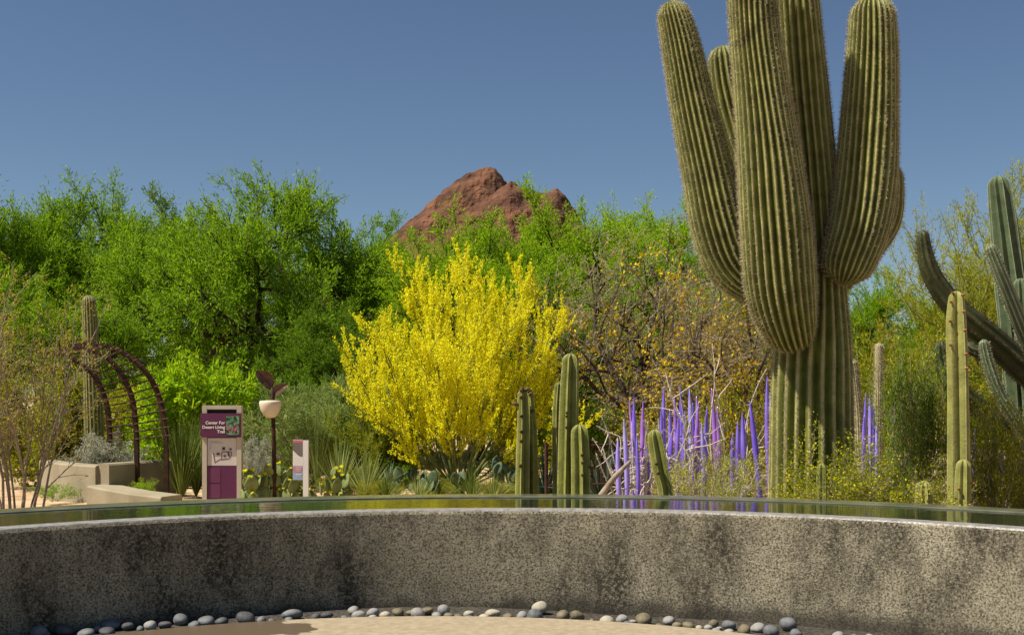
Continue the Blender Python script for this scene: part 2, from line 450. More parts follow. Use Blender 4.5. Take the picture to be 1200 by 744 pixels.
# ------------------------------------------------------------------ the setting
PC = (0.0, 3.46)           # centre of the round pool wall
def annulus(r0, r1, z, a0, a1, n=120, c=PC):
    th = np.radians(np.linspace(a0, a1, n))
    V = np.r_[np.c_[c[0] + r0 * np.sin(th), c[1] + r0 * np.cos(th), np.full(n, z)], np.c_[c[0] + r1 * np.sin(th), c[1] + r1 * np.cos(th), np.full(n, z)]]
    i = np.arange(n - 1)
    return V, np.stack([i, i + n, i + n + 1, i + 1], -1)
def revolve(prof, a0, a1, n=160, c=PC):
    """closed profile (r, z) swept round the pool centre, with end caps"""
    prof = np.asarray(prof, float); k = len(prof)
    th = np.radians(np.linspace(a0, a1, n))
    V = np.stack([c[0] + np.outer(np.sin(th), prof[:, 0]), c[1] + np.outer(np.cos(th), prof[:, 0]), np.repeat(prof[None, :, 1], n, 0)], -1).reshape(-1, 3)
    i, j = np.meshgrid(np.arange(n - 1), np.arange(k), indexing='ij'); j2 = (j + 1) % k
    F = np.stack([i * k + j, i * k + j2, (i + 1) * k + j2, (i + 1) * k + j], -1).reshape(-1, 4)
    return V, [F, np.arange(k)[None, ::-1], (np.arange(k) + (n - 1) * k)[None, :]]

# ground: one sheet, finer near the garden
def grid_sheet(xs, ys, zf):
    gx, gy = np.meshgrid(xs, ys, indexing='ij')
    V = np.stack([gx, gy, zf(gx, gy)], -1).reshape(-1, 3)
    n, m = len(xs), len(ys)
    i, j = np.meshgrid(np.arange(n - 1), np.arange(m - 1), indexing='ij')
    F = np.stack([i * m + j, (i + 1) * m + j, (i + 1) * m + j + 1, i * m + j + 1], -1).reshape(-1, 4)
    return V, F
def ground_z(x, y):
    t = np.clip((y - 10.5) / 3.0, 0, 1)
    return t * (0.03 * np.sin(x * 1.7 + y * 0.6) + 0.03 * np.sin(x * 0.63 - y * 1.1)) - 0.16 * np.clip((8.2 - y) / 0.2, 0, 1)
def gravel_z(x):
    t = np.clip((x + 0.6) / 1.5, 0, 1)
    return -0.055 * t * t * (3 - 2 * t) - 0.005
xs = np.r_[-3000, -800, -200, -60, np.linspace(-26, 26, 90), 60, 200, 800, 3000]
ys = np.r_[-300, -60, -10, 2, 8, 8.2, np.linspace(10, 40, 60), 60, 120, 300, 900, 4000]
structure(MB().add(*grid_sheet(xs, ys, ground_z)).build('ground', M['soil'], smooth=True))

# plaza floor slab with a rounded edge
fc, fr = (-0.45, 3.9), 3.20
th = np.linspace(0, 2 * math.pi, 160, endpoint=False)
mb = MB()
ring = lambda r, z: np.c_[fc[0] + r * np.cos(th), fc[1] + r * np.sin(th), np.full(160, z)]
Vf = np.vstack([ring(fr, -0.14), ring(fr, 0.008), ring(fr - 0.010, 0.016)])
i = np.arange(160); i2 = (i + 1) % 160
mb.add(Vf, [np.stack([i, i2, i2 + 160, i + 160], -1), np.stack([i + 160, i2 + 160, i2 + 320, i + 320], -1), (i + 320)[None, :]])
structure(mb.build('plaza_floor', M['floor']))

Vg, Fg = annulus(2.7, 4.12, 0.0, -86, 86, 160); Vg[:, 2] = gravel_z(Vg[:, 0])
structure(MB().add(Vg, Fg).build('gravel_strip', M['darkgravel'], smooth=True))
# pool: curved stucco wall (front), wet rim, basin, back coping; the water is structure
pool = Thing('pool_wall', 'long curved grey stucco pool wall stained with dark mould, water along its top', 'wall', (0, 7.6, 0))
V, F = revolve([(4.10, -0.15), (4.10, 0.575), (4.106, 0.589), (4.24, 0.589), (4.24, -0.15)], -82, 82, 260)
pool.part('front_wall', MB().add(V, F), M['stucco'])
V, F = revolve([(4.108, 0.5885), (4.112, 0.597), (4.125, 0.600), (4.238, 0.600), (4.238, 0.5885)], -82, 82, 260)
pool.part('wet_rim', MB().add(V, F), M['rimwet'])
V, F = revolve([(4.98, -0.05), (4.98, 0.603), (4.990, 0.608), (5.19, 0.608), (5.20, 0.603), (5.20, -0.05)], -82, 82, 260)
pool.part('coping', MB().add(V, F), M['coping'], label='wet pale coping along the far side of the pool')
V, F = revolve([(4.241, -0.04), (4.241, 0.3), (4.979, 0.3), (4.979, -0.04)], -82, 82, 160)
pool.part('basin', MB().add(V, F), M['stucco'])
structure(MB().add(*annulus(4.2385, 4.9795, 0.5985, -81.9, 81.9, 200)).build('water', M['water']))

# red butte far away: a rounded dome behind and a craggy ridge in front of it
def butte():
    D = 400.0; s = D / FPX
    xp = np.linspace(380, 790, 420); yy = np.linspace(-60, 60, 150)
    back = np.interp(xp, [380, 430, 462, 485, 500, 515, 530, 545, 560, 570, 580, 588, 600, 625, 680, 790], [330, 296, 268, 250, 236, 224, 213, 205, 199, 197, 198, 206, 228, 262, 300, 340])
    front = np.interp(xp, [380, 480, 500, 520, 545, 570, 590, 598, 612, 625, 640, 650, 660, 672, 682, 700, 740, 790], [350, 300, 288, 272, 250, 232, 216, 213, 220, 223, 226, 222, 229, 244, 262, 290, 320, 350])
    hb = (HZ - back) * s; hf = (HZ - front) * s
    X_, Y_ = np.meshgrid((xp - 600) * s, yy, indexing='ij')
    hb, hf = hb * 1.065, hf * 0.99
    fb = np.clip(1 - (np.abs(Y_ - 18) / 42) ** 2.2, 0, 1); ff = np.clip(1 - (np.abs(Y_ + 12) / 46) ** 1.6, 0, 1)
    h = np.maximum(hb[:, None] * fb, hf[:, None] * ff)
    V = np.stack([X_, Y_ + D, h], -1).reshape(-1, 3)
    out = np.empty(len(V))
    for k, (x, y, z) in enumerate(V):
        a = mnoise.fractal((x * 0.045, y * 0.045, z * 0.06), 1.0, 2.0, 5)
        b = mnoise.fractal((x * 0.16 + 7, y * 0.16, z * 0.35), 1.0, 2.0, 4)
        c = mnoise.noise((x * 0.10 + 57, y * 0.05, z * 0.19))
        out[k] = 0.7 * a + 1.2 * b - 9.0 * max(0.0, c - 0.30) * min(1.0, max(0.0, (68 - z) / 15)) - 1.2 * max(0.0, 0.12 - abs(b))
    dirn = np.tile(np.array([0.0, -0.85, 0.52]), (len(V), 1))
    V = V + dirn * out[:, None] * np.clip(V[:, 2:3] / 20, 0, 1)
    n, m = len(xp), len(yy)
    i, j = np.meshgrid(np.arange(n - 1), np.arange(m - 1), indexing='ij')
    F = np.stack([i * m + j, (i + 1) * m + j, (i + 1) * m + j + 1, i * m + j + 1], -1).reshape(-1, 4)
    V[:, 2] -= 0.5
    return MB().add(V, F)
structure(butte().build('hill', M['rock'], smooth=True))

# ------------------------------------------------------------------ plants: growth
def leaf_quads(pos, d, ln, wd, rng):
    """rhombic leaflets: base, side, tip, side"""
    n = len(pos); d = norm(d)
    r = norm(rng.normal(size=(n, 3)))
    s = norm(np.cross(d, r)) * (np.asarray(wd) / 2)[:, None]
    nn = np.cross(d, s) * 0.6
    L = np.asarray(ln)[:, None]
    V = np.stack([pos, pos + d * L * 0.45 + s + nn, pos + d * L, pos + d * L * 0.45 - s + nn], 1).reshape(-1, 3)
    return V, np.arange(4 * n).reshape(n, 4)

def walk(rng, p, d, L, n, wob, up):
    pts = [p]; d = d / np.linalg.norm(d)
    for _ in range(n):
        d = d + rng.normal(size=3) * wob + np.array([0, 0, up]); d = d / np.linalg.norm(d)
        p = p + d * (L / n); pts.append(p)
    return np.array(pts)

def side_dir(rng, d, ang, az):
    r = np.array([0, 0, 1.0]) if abs(d[2]) < 0.9 else np.array([1.0, 0, 0])
    u = np.cross(d, r); u /= np.linalg.norm(u); v = np.cross(d, u)
    return d * math.cos(ang) + (u * math.cos(az) + v * math.sin(az)) * math.sin(ang)

def grow(rng, stems, levels, twig_from=None):
    """stems: list of (p, dir, length, radius). levels: dicts n, len, ang, up, wob, seg, t0, sides, rr. Returns wood tubes and last-level twigs"""
    wood, tips = [], []
    def rec(p, d, L, r, lv):
        S = levels[lv]
        pts = walk(rng, p, d, L, S['seg'], S['wob'], S['up'])
        wood.append((pts, r, r * S.get('taper', 0.45), S['sides'], lv))
        if lv + 1 >= len(levels):
            tips.append(pts); return
        C = levels[lv + 1]
        n = max(1, int(round(C['n'] * rng.uniform(0.8, 1.2))))
        az = rng.uniform(0, 6.28)
        for k in range(n):
            t = C['t0'] + (1 - C['t0']) * (k + rng.uniform(0.1, 0.9)) / n
            f = t * (len(pts) - 1); i = min(int(f), len(pts) - 2); q = pts[i] + (pts[i + 1] - pts[i]) * (f - i)
            dd = pts[i + 1] - pts[i]; dd = dd / np.linalg.norm(dd)
            az += 2.4 + rng.uniform(-0.5, 0.5)
            cd = side_dir(rng, dd, math.radians(C['ang'] * rng.uniform(0.6, 1.3)), az)
            cd = cd + np.array([0, 0, C.get('lift', 0.0)])
            rec(q, cd, C['len'] * rng.uniform(0.65, 1.25) * (1.15 - 0.45 * t), max(r * C['rr'] * (1 - 0.4 * t), C.get('rmin', 0.002)), lv + 1)
    for (p, d, L, r) in stems:
        rec(np.asarray(p, float), np.asarray(d, float), L, r, 0)
    return wood, tips

def wood_mb(wood, minlv=0, maxlv=99):
    mb = MB()
    for pts, r0, r1, sides, lv in wood:
        if minlv <= lv <= maxlv:
            mb.add(*tube(pts, np.linspace(r0, r1, len(pts)), sides))
    return mb

def twig_leaves(rng, tips, per, ln, wd, jitter=0.03, spread=0.9, droop=-0.15, t0=0.1):
    P0, D0 = [], []
    for pts in tips:
        n = rng.poisson(per)
        if n == 0: continue
        t = rng.uniform(t0, 1.0, n) * (len(pts) - 1)
        i = np.minimum(t.astype(int), len(pts) - 2)
        d = pts[i + 1] - pts[i]
        P0.append(pts[i] + d * (t - i)[:, None]); D0.append(norm(d))
    P0 = np.vstack(P0); D0 = np.vstack(D0)
    n = len(P0)
    P0 = P0 + rng.normal(size=(n, 3)) * jitter
    D = D0 + rng.normal(size=(n, 3)) * spread + np.array([0, 0, droop])
    return leaf_quads(P0, D, ln * rng.uniform(0.6, 1.35, n), wd * rng.uniform(0.6, 1.35, n), rng)

def fit(mbs, W, H, base=True, pct=1.0, D=None):
    """scale the meshes of a plant so that the first (its crown) is W wide and H high"""
    V = mbs[0].verts()
    lo, hi = np.percentile(V, pct, axis=0), np.percentile(V, 100 - pct * 0.4, axis=0)
    cx, cy = (lo[0] + hi[0]) / 2, (lo[1] + hi[1]) / 2
    s = np.array([W / (hi[0] - lo[0]), (D or W) / (hi[1] - lo[1]), H / hi[2]])
    for m in mbs:
        m.v = [(v - np.array([cx, cy, 0]) * np.clip(v[:, 2:3] / hi[2], 0, 1)) * s for v in m.v]
    return mbs

# --- broad desert trees (three shapes, copied)
def desert_tree_meshes(seed, W, H, nspray=230, leafs=40, ln=0.085, wd=0.024, trunk_h=1.0, lobes=11, fork=3, skirt=0.16, lean=0.0):
    """crown of many lobes filled with outward sprays of feathery leaves, carried on forked limbs"""
    rng = np.random.default_rng(seed)
    wood, tips = [], []
    # lobe centres spread over a broad dome
    C, Rl = [], []
    for k in range(lobes):
        a = k * 2.39996 + rng.uniform(-0.3, 0.3); f = math.sqrt((k + 0.5) / lobes)
        z = H * (0.74 - 0.36 * f ** 2 + rng.uniform(-0.09, 0.09))
        C.append([W * 0.36 * f * math.cos(a), W * 0.36 * f * math.sin(a), z]); Rl.append(W * rng.uniform(0.15, 0.21))
    for k in range(6):          # skirts hanging low
        a = rng.uniform(0, 6.28)
        C.append([W * 0.36 * math.cos(a), W * 0.36 * math.sin(a), H * rng.uniform(skirt, 0.32)]); Rl.append(W * rng.uniform(0.10, 0.15))
    C = np.array(C); Rl = np.array(Rl)
    skel = []
    base = walk(rng, np.zeros(3), np.array([lean, 0, 1.0]), trunk_h, 6, 0.07, 0.05)
    forks = [base[-1] + np.array([math.cos(q), math.sin(q), 0.0]) * 0.06 for q in rng.uniform(0, 6.28, fork)]
    mids = []
    for q in range(fork):
        a = 2 * math.pi * q / fork + rng.uniform(-0.4, 0.4)
        m = base[-1] + np.array([math.cos(a) * W * 0.13, math.sin(a) * W * 0.13, H * 0.22])
        pts, _ = spline(np.array([base[-2], base[-1], (base[-1] + m) / 2 + rng.normal(size=3) * 0.12, m]), 12)
        wood.append((pts, 0.13, 0.085, 7, 0)); mids.append(m); skel.append(pts[4:])
    for c in C:
        m = mids[int(np.argmin([np.linalg.norm(c - x) for x in mids]))]
        v = c - m
        pts, _ = spline(np.array([m - v * 0.02, m + v * 0.3 + rng.normal(size=3) * 0.14, m + v * 0.65 + rng.normal(size=3) * 0.14, c]), 14)
        wood.append((pts, 0.07, 0.022, 6, 0)); skel.append(pts)
    SK = np.vstack(skel)
    cen = np.array([0, 0, H * 0.40])
    pw = Rl ** 2 / np.sum(Rl ** 2)
    for k in range(nspray):
        q = int(rng.choice(len(C), p=pw))
        d = rng.normal(size=3); d /= np.linalg.norm(d)
        o = norm(C[q] - cen)
        d = norm(d + o * 0.55 + np.array([0, 0, 0.15]))
        p = C[q] + d * Rl[q] * rng.uniform(0.45, 1.0)
        if p[2] < 0.15: p[2] = 0.15
        near = SK[int(np.argmin(np.linalg.norm(SK - (p - d * Rl[q] * 0.4), axis=1)))]
        pts, _ = spline(np.array([near, (near + p) / 2 + rng.normal(size=3) * 0.08 - np.array([0, 0, 0.06]), p]), 8)
        wood.append((pts, 0.022, 0.009, 4, 1))
        n = int(rng.integers(7, 12))
        for j in range(n):
            t = rng.uniform(0.45, 1.0); f = t * 7; i = min(int(f), 6)
            st = pts[i] + (pts[i + 1] - pts[i]) * (f - i)
            dd = norm(d + rng.normal(size=3) * 0.75 + np.array([0, 0, 0.30]))
            tw = walk(rng, st, dd, rng.uniform(0.3, 0.75), 4, 0.14, 0.02)
            wood.append((tw, 0.0065, 0.0025, 3, 2)); tips.append(tw)
    for k in range(26):         # long loose wands above the crown
        q = int(rng.integers(lobes)); d = norm(np.array([rng.normal() * 0.45, rng.normal() * 0.45, 1.0]))
        st = C[q] + d * Rl[q] * 0.7
        tw = walk(rng, st, d, rng.uniform(0.6, 1.0), 6, 0.10, 0.0)
        wood.append((tw, 0.010, 0.003, 3, 2)); tips.append(tw)
        for j in range(3):
            t2 = walk(rng, tw[2 + j], norm(d + rng.normal(size=3) * 0.7), 0.35, 3, 0.12, 0.03)
            wood.append((t2, 0.005, 0.0025, 3, 2)); tips.append(t2)
    crown = MB().add(*twig_leaves(rng, tips, leafs, ln, wd, 0.045, 0.75, -0.05))
    tr = wood_mb(wood)
    tr.add(*tube(base, np.linspace(0.2, 0.15, len(base)), 9))
    return fit([crown, tr], W, H, pct=0.4)

def plant(name, label, cat, mbs, mats, names, loc, rz=0.0, sc=1.0, group=None):
    t = Thing(name, label, cat, (0, 0, 0), group)
    objs = []
    for mb, m, n in zip(mbs, mats, names):
        objs.append(t.part(n, mb, m))
    t.o.location = [float(v) for v in loc]; t.o.rotation_euler = (0, 0, rz); t.o.scale = (sc, sc, sc) if np.isscalar(sc) else sc
    return t.o

def put(proto, label, loc, rz, sc, mats=None, group=None, cat=None):
    """another plant of the same build: the thing and each of its parts copied"""
    c = copy_tree(proto)
    c.location = [float(v) for v in loc]; c.rotation_euler = (0, 0, rz)
    c.scale = (sc, sc, sc) if np.isscalar(sc) else sc
    c['label'] = label
    if cat: c['category'] = cat
    if group: c['group'] = group
    elif 'group' in c: del c['group']
    if mats:
        for ch, m in zip(c.children, mats):
            if m is not None:
                ch.material_slots[0].link = 'OBJECT'; ch.material_slots[0].material = m
    LABELS.setdefault(label, []).append(c.name)
    return c

TREES = 'green desert trees behind the garden'
tA = desert_tree_meshes(11, 6.0, 5.0)
tB = desert_tree_meshes(23, 6.0, 5.0, lobes=13)
tC = desert_tree_meshes(37, 6.0, 5.0, lobes=10, skirt=0.12)
def tree_at(proto_or_mbs, label, px, py_top, wpx, Y, rz, H0=5.0, W0=6.0, mats=(None, None), name='mesquite_tree', first=False):
    Hm = Z(py_top, Y); Wm = wpx / FPX * Y
    sc = (Wm / W0, (Wm / W0 + Hm / H0) / 2, Hm / H0)
    loc = (X(px, Y), Y, 0)
    if first:
        o = plant(name, label, 'tree', proto_or_mbs, [mats[0] or M['mesquite'], mats[1] or M['bark']], ['crown', 'trunk'], loc, rz, sc, TREES)
        return o
    return put(proto_or_mbs, label, loc, rz, sc, mats, TREES)

pA = tree_at(tA, 'large bright green mesquite in full leaf behind the purple sign, dark forked trunk showing', 300, 206, 330, 24, 0.4, first=True)
pB = tree_at(tB, 'tall dark green tree behind the lone column cactus at the left', 115, 212, 290, 27, 1.0, first=True)
pC = tree_at(tC, 'low green tree filling the gap below the left foot of the red hill', 445, 256, 230, 25, 2.0, first=True)
DK = (M['mesquite_dark'], None); BR = (M['brightleaf'], None); OL = (M['olive'], None); YG = (M['yellowgreen'], None)
tree_at(pB, 'tallest green tree, cut by the left edge of the photo', -20, 188, 210, 25, 2.6)
tree_at(pC, 'vivid green tree below the right flank of the red hill', 640, 224, 240, 26, 4.9, mats=BR)
tree_at(pC, 'vivid green tree beside the great saguaro, left of its arm', 790, 232, 250, 25, 0.8, mats=BR)
tree_at(pB, 'green tree filling the middle between hill and brown tree, furthest back', 725, 246, 240, 31, 4.0, mats=BR)
tree_at(pC, 'rounded green tree right of the great saguaro trunk', 1050, 318, 230, 21, 3.0)
tree_at(pA, 'green tree behind the yellow flowering tree, mostly hidden', 560, 248, 240, 23, 2.0, mats=BR)
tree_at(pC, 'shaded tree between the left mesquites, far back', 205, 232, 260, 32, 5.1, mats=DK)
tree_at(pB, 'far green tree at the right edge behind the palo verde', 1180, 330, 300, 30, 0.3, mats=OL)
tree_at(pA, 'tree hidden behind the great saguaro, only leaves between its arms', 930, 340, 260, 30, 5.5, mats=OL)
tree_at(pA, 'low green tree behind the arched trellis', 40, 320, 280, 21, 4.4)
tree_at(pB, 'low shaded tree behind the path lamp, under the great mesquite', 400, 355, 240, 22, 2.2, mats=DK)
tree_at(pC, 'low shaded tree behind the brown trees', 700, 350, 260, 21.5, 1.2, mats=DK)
tree_at(pB, 'low shaded tree behind the gold blossoming tree', 860, 350, 240, 21, 5.8, mats=OL)

# --- yellow flowering palo verde
def yellow_tree():
    rng = np.random.default_rng(5)
    stems = []
    for k in range(34):
        a = k * 2.39996 + rng.uniform(-0.2, 0.2); tilt = 1.25 * ((k + 0.4) / 34) ** 0.65
        stems.append((np.array([math.cos(a) * 0.08, math.sin(a) * 0.08, 0.0]), np.array([math.cos(a) * math.sin(tilt), math.sin(a) * math.sin(tilt), math.cos(tilt)]), (2.7 - 0.65 * (tilt / 1.2) ** 2) * rng.uniform(0.84, 1.04), rng.uniform(0.014, 0.028)))
    levels = [dict(n=1, len=2, ang=30, up=0.05, wob=0.08, seg=8, t0=0, sides=6, rr=1, taper=0.3),
              dict(n=9, len=0.62, ang=36, up=0.06, wob=0.09, seg=6, t0=0.26, sides=4, rr=0.5, lift=0.15),
              dict(n=6, len=0.46, ang=34, up=0.08, wob=0.08, seg=5, t0=0.10, sides=3, rr=0.45, rmin=0.003, lift=0.25)]
    wood, tips = grow(rng, stems, levels)
    fl = MB().add(*twig_leaves(rng, tips, 58, 0.033, 0.026, 0.013, 1.3, 0.1, 0.05))
    return fit([fl, wood_mb(wood)], 2.95, 3.18, pct=0.8)
yt = plant('palo_verde_tree', 'bright yellow flowering palo verde in full bloom, centre of the garden', 'tree', yellow_tree(), [M['yellowflower'], M['greenbark']], ['blossom', 'branches'], (X(538, 16.5), 16.5, 0), 0.3)

# --- brown nearly bare trees with gold blossom
def bare_tree(seed, W, H, flowers=4, lean=0.5):
    rng = np.random.default_rng(seed)
    stems = []
    base = walk(rng, np.zeros(3), np.array([-lean, 0.0, 1.0]), 1.25, 6, 0.08, 0.02)
    for k in range(7):
        a = 2 * math.pi * k / 7 + rng.uniform(-0.3, 0.3); tilt = rng.uniform(0.4, 1.15)
        stems.append((base[-1 - k % 3], np.array([math.cos(a) * math.sin(tilt), math.sin(a) * math.sin(tilt), math.cos(tilt)]), rng.uniform(1.5, 2.3), rng.uniform(0.03, 0.052)))
    levels = [dict(n=1, len=2, ang=30, up=0.04, wob=0.22, seg=8, t0=0, sides=6, rr=1, taper=0.35),
              dict(n=9, len=1.1, ang=55, up=0.03, wob=0.22, seg=6, t0=0.2, sides=4, rr=0.45, lift=0.05),
              dict(n=8, len=0.62, ang=55, up=0.02, wob=0.22, seg=5, t0=0.1, sides=3, rr=0.4, rmin=0.0045),
              dict(n=3, len=0.28, ang=50, up=0.0, wob=0.25, seg=3, t0=0.2, sides=3, rr=0.6, rmin=0.003)]
    wood, tips = grow(rng, stems, levels)
    dry = MB().add(*twig_leaves(rng, tips, 7.5, 0.045, 0.016, 0.02, 0.9, -0.1))
    fl = MB().add(*twig_leaves(rng, [t for t in tips if (mnoise.noise(Vector(t[0] * 1.3)) + 0.25 - 0.12 * t[0][2]) > 0], flowers * 1.5, 0.06, 0.045, 0.03, 1.0, 0))
    thick = wood_mb(wood, 0, 1); thick.add(*tube(base, np.linspace(0.15, 0.09, len(base)), 9))
    twig = wood_mb(wood, 2, 9)
    m = fit([twig, thick, dry, fl], W, H)
    return [m[1], m[0], m[2], m[3]]
bt = bare_tree(3, 3.4, 3.55, 1.6)
NB = ['trunk', 'twigs', 'dry_leaves', 'blossom']; MBT = [M['bark'], M['greybark'], M['duskytwig'], M['goldflower']]
plant('bare_tree', 'brown nearly leafless tree with a leaning trunk behind the purple reeds', 'tree', bt, MBT, NB, (X(752, 17.6), 17.6, 0), 0.1, (1.0, 1.0, 1.06), 'brown trees with gold blossom')
bt2 = bare_tree(9, 3.2, 3.1, 2.2, -0.2)
plant('bare_tree', 'brown tree thick with gold blossom just left of the great saguaro', 'tree', bt2, MBT, NB, (X(850, 15.2), 15.2, 0), 1.2, (0.95, 0.95, 0.93), 'brown trees with gold blossom')

# --- thin twiggy shrub, left foreground
def twig_shrub(seed, nst, H, W, flowers, spread=0.5, lf=0.05):
    rng = np.random.default_rng(seed)
    stems = []
    for k in range(nst):
        a = rng.uniform(0, 6.28); tilt = rng.uniform(0.02, spread)
        stems.append((np.array([math.cos(a) * rng.uniform(0.02, 0.4), math.sin(a) * 0.15, 0]), np.array([math.cos(a) * math.sin(tilt), math.sin(a) * math.sin(tilt), math.cos(tilt)]), rng.uniform(1.3, 2.1), rng.uniform(0.011, 0.019)))
    levels = [dict(n=1, len=2, ang=30, up=0.05, wob=0.10, seg=9, t0=0, sides=5, rr=1, taper=0.35),
              dict(n=9, len=0.65, ang=42, up=0.06, wob=0.16, seg=6, t0=0.2, sides=4, rr=0.5, lift=0.1, rmin=0.004),
              dict(n=6, len=0.25, ang=48, up=0.02, wob=0.2, seg=4, t0=0.15, sides=3, rr=0.6, rmin=0.0028)]
    wood, tips = grow(rng, stems, levels)
    fl = MB().add(*twig_leaves(rng, tips, flowers, lf, lf * 0.35, 0.02, 0.8, -0.1))
    m = fit([wood_mb(wood), fl], W, H)
    return m
plant('twiggy_shrub', 'tall thin shrub of pale bare twigs with few rusty leaves, left edge', 'shrub', twig_shrub(4, 20, 2.6, 1.75, 8, 0.55, 0.036), [M['browntwig'], M['rustyleaf']], ['twigs', 'leaves'], (X(14, 12.5), 12.5, 0), 0.0)

# --- fine-leaved shrubs
def bush(seed, W, H, nst=14, per=20, ln=0.05, wd=0.018, up=0.06, subs=7, tw=7, spread=1.1, flowers=0, fl=0.025, jit=0.02, sl=0.35):
    rng = np.random.default_rng(seed)
    stems = []
    for k in range(nst):
        a = rng.uniform(0, 6.28); tilt = rng.uniform(0.05, spread)
        stems.append((np.array([math.cos(a) * 0.1, math.sin(a) * 0.1, 0]), np.array([math.cos(a) * math.sin(tilt), math.sin(a) * math.sin(tilt), math.cos(tilt)]), rng.uniform(0.7, 1.2), rng.uniform(0.008, 0.014)))
    levels = [dict(n=1, len=1, ang=30, up=up, wob=0.12, seg=6, t0=0, sides=4, rr=1, taper=0.4),
              dict(n=subs, len=0.5, ang=42, up=up, wob=0.15, seg=5, t0=0.12, sides=3, rr=0.5, rmin=0.003),
              dict(n=tw, len=0.22, ang=45, up=up, wob=0.15, seg=3, t0=0.15, sides=3, rr=0.6, rmin=0.002)]
    wood, tips = grow(rng, stems, levels)
    mbs = [MB().add(*twig_leaves(rng, tips, per, ln, wd, jit, 0.8, -0.02)), wood_mb(wood)]
    if flowers:
        mbs.append(MB().add(*twig_leaves(rng, tips, flowers, fl, fl, jit * 1.5, 1.2, 0)))
    return fit(mbs, W, H)
def bush_at(name, label, px, py_top, wpx, Y, seed, leaf, wood=None, flower=None, group=None, **kw):
    mbs = bush(seed, wpx / FPX * Y, Z(py_top, Y), flowers=kw.pop('flowers', 0), **kw)
    mats = [leaf, wood or M['greybark']] + ([flower] if flower else [])
    return plant(name, label, 'shrub', mbs, mats, ['leaves', 'stems', 'flowers'][:len(mats)], (X(px, Y), Y, 0), 0.0, 1.0, group)

bush_at('feathery_shrub', 'broad soft grey green feathery shrub behind the path lamp', 385, 437, 190, 17.5, 61, M['greygreen'], nst=22, per=24, ln=0.09, wd=0.012, subs=9, tw=8)
bush_at('feathery_shrub', 'olive shadowed feathery shrub beside the yellow palo verde', 445, 452, 120, 17.0, 62, M['olive'], nst=18, per=24, ln=0.08, wd=0.012, subs=9, tw=7)
bush_at('flowering_shrub', 'yellow green leafy shrub between arched trellis and purple sign', 228, 422, 130, 17.5, 63, M['brightleaf'], flower=M['yellowflower'], flowers=3, nst=16, per=14, ln=0.09, wd=0.035)
bush_at('flowering_shrub', 'green shrub with gold flowers behind the twiggy shrub', 60, 440, 130, 16.8, 64, M['olive'], flower=M['goldflower'], flowers=3, nst=16, per=16, ln=0.08, wd=0.03)
bush_at('silver_shrub', 'silvery white shrub behind the planter wall, under the arched trellis', 118, 508, 100, 15.9, 65, M['silver'], nst=16, per=22, ln=0.05, wd=0.016)
bush_at('silver_shrub', 'silvery white shrub between the purple sign and the path lamp', 296, 512, 62, 15.6, 66, M['silver'], nst=14, per=22, ln=0.05, wd=0.016)
bush_at('green_shrub', 'small bright green shrub on the gravel before the planter wall', 64, 567, 50, 14.7, 67, M['mesquite'], nst=10, per=12, ln=0.05, wd=0.02)
bush_at('green_shrub', 'small leafy green shrub in front of the low bench, below the trellis', 168, 560, 36, 14.65, 68, M['brightleaf'], nst=8, per=10, ln=0.05, wd=0.02)
bush_at('creosote_bush', 'creosote bush with yellow flowers in front of the purple reeds', 832, 522, 125, 10.6, 69, M['olive'], M['whitetwig'], M['yellowflower'], nst=22, per=14, flowers=2.2, ln=0.028, wd=0.013, fl=0.022)
bush_at('creosote_bush', 'yellow flowered creosote bush at the foot of the great saguaro', 1000, 512, 190, 9.2, 70, M['olive'], M['greybark'], M['yellowflower'], nst=26, per=16, flowers=2.6, sl=0.3, ln=0.027, wd=0.013, fl=0.022)
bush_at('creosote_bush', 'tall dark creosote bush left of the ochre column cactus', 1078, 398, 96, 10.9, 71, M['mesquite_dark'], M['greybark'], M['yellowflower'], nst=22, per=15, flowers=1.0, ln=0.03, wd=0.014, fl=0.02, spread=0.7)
bush_at('creosote_bush', 'yellow flowered creosote bush right of the ochre column cactus', 1172, 462, 130, 10.2, 72, M['olive'], M['greybark'], M['yellowflower'], nst=26, per=17, flowers=2.2, ln=0.028, wd=0.013, fl=0.022)
bush_at('creosote_bush', 'low creosote bush filling the bed right behind the coping by the barrel cactus', 1085, 530, 120, 9.5, 73, M['olive'], M['greybark'], M['yellowflower'], nst=20, per=15, flowers=2.0, ln=0.026, wd=0.012, fl=0.02)
bush_at('flowering_shrub', 'gold flowered shrub glowing behind the purple reeds', 862, 440, 120, 14.2, 74, M['olive'], M['greybark'], M['goldflower'], nst=16, per=8, flowers=2, ln=0.04, wd=0.02, fl=0.04)
bush_at('flowering_shrub', 'gold flowered shrub behind the organ pipe cactus and wire fence', 770, 478, 90, 14.6, 75, M['olive'], M['greybark'], M['goldflower'], nst=14, per=8, flowers=2.5, ln=0.04, wd=0.02, fl=0.04)
bush_at('feathery_shrub', 'yellow green feathery shrub beside the trunk of the great saguaro', 1040, 385, 130, 15.5, 76, M['yellowgreen'], nst=18, per=18, ln=0.07, wd=0.016)
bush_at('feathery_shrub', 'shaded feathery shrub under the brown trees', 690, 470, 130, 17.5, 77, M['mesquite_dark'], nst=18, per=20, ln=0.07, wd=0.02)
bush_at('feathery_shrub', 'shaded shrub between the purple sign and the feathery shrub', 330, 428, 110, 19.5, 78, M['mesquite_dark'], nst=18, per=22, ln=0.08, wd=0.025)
bush_at('flowering_shrub', 'yellow green shrub low behind the lone column cactus', 150, 455, 110, 18.5, 79, M['yellowgreen'], nst=16, per=16, ln=0.08, wd=0.03)

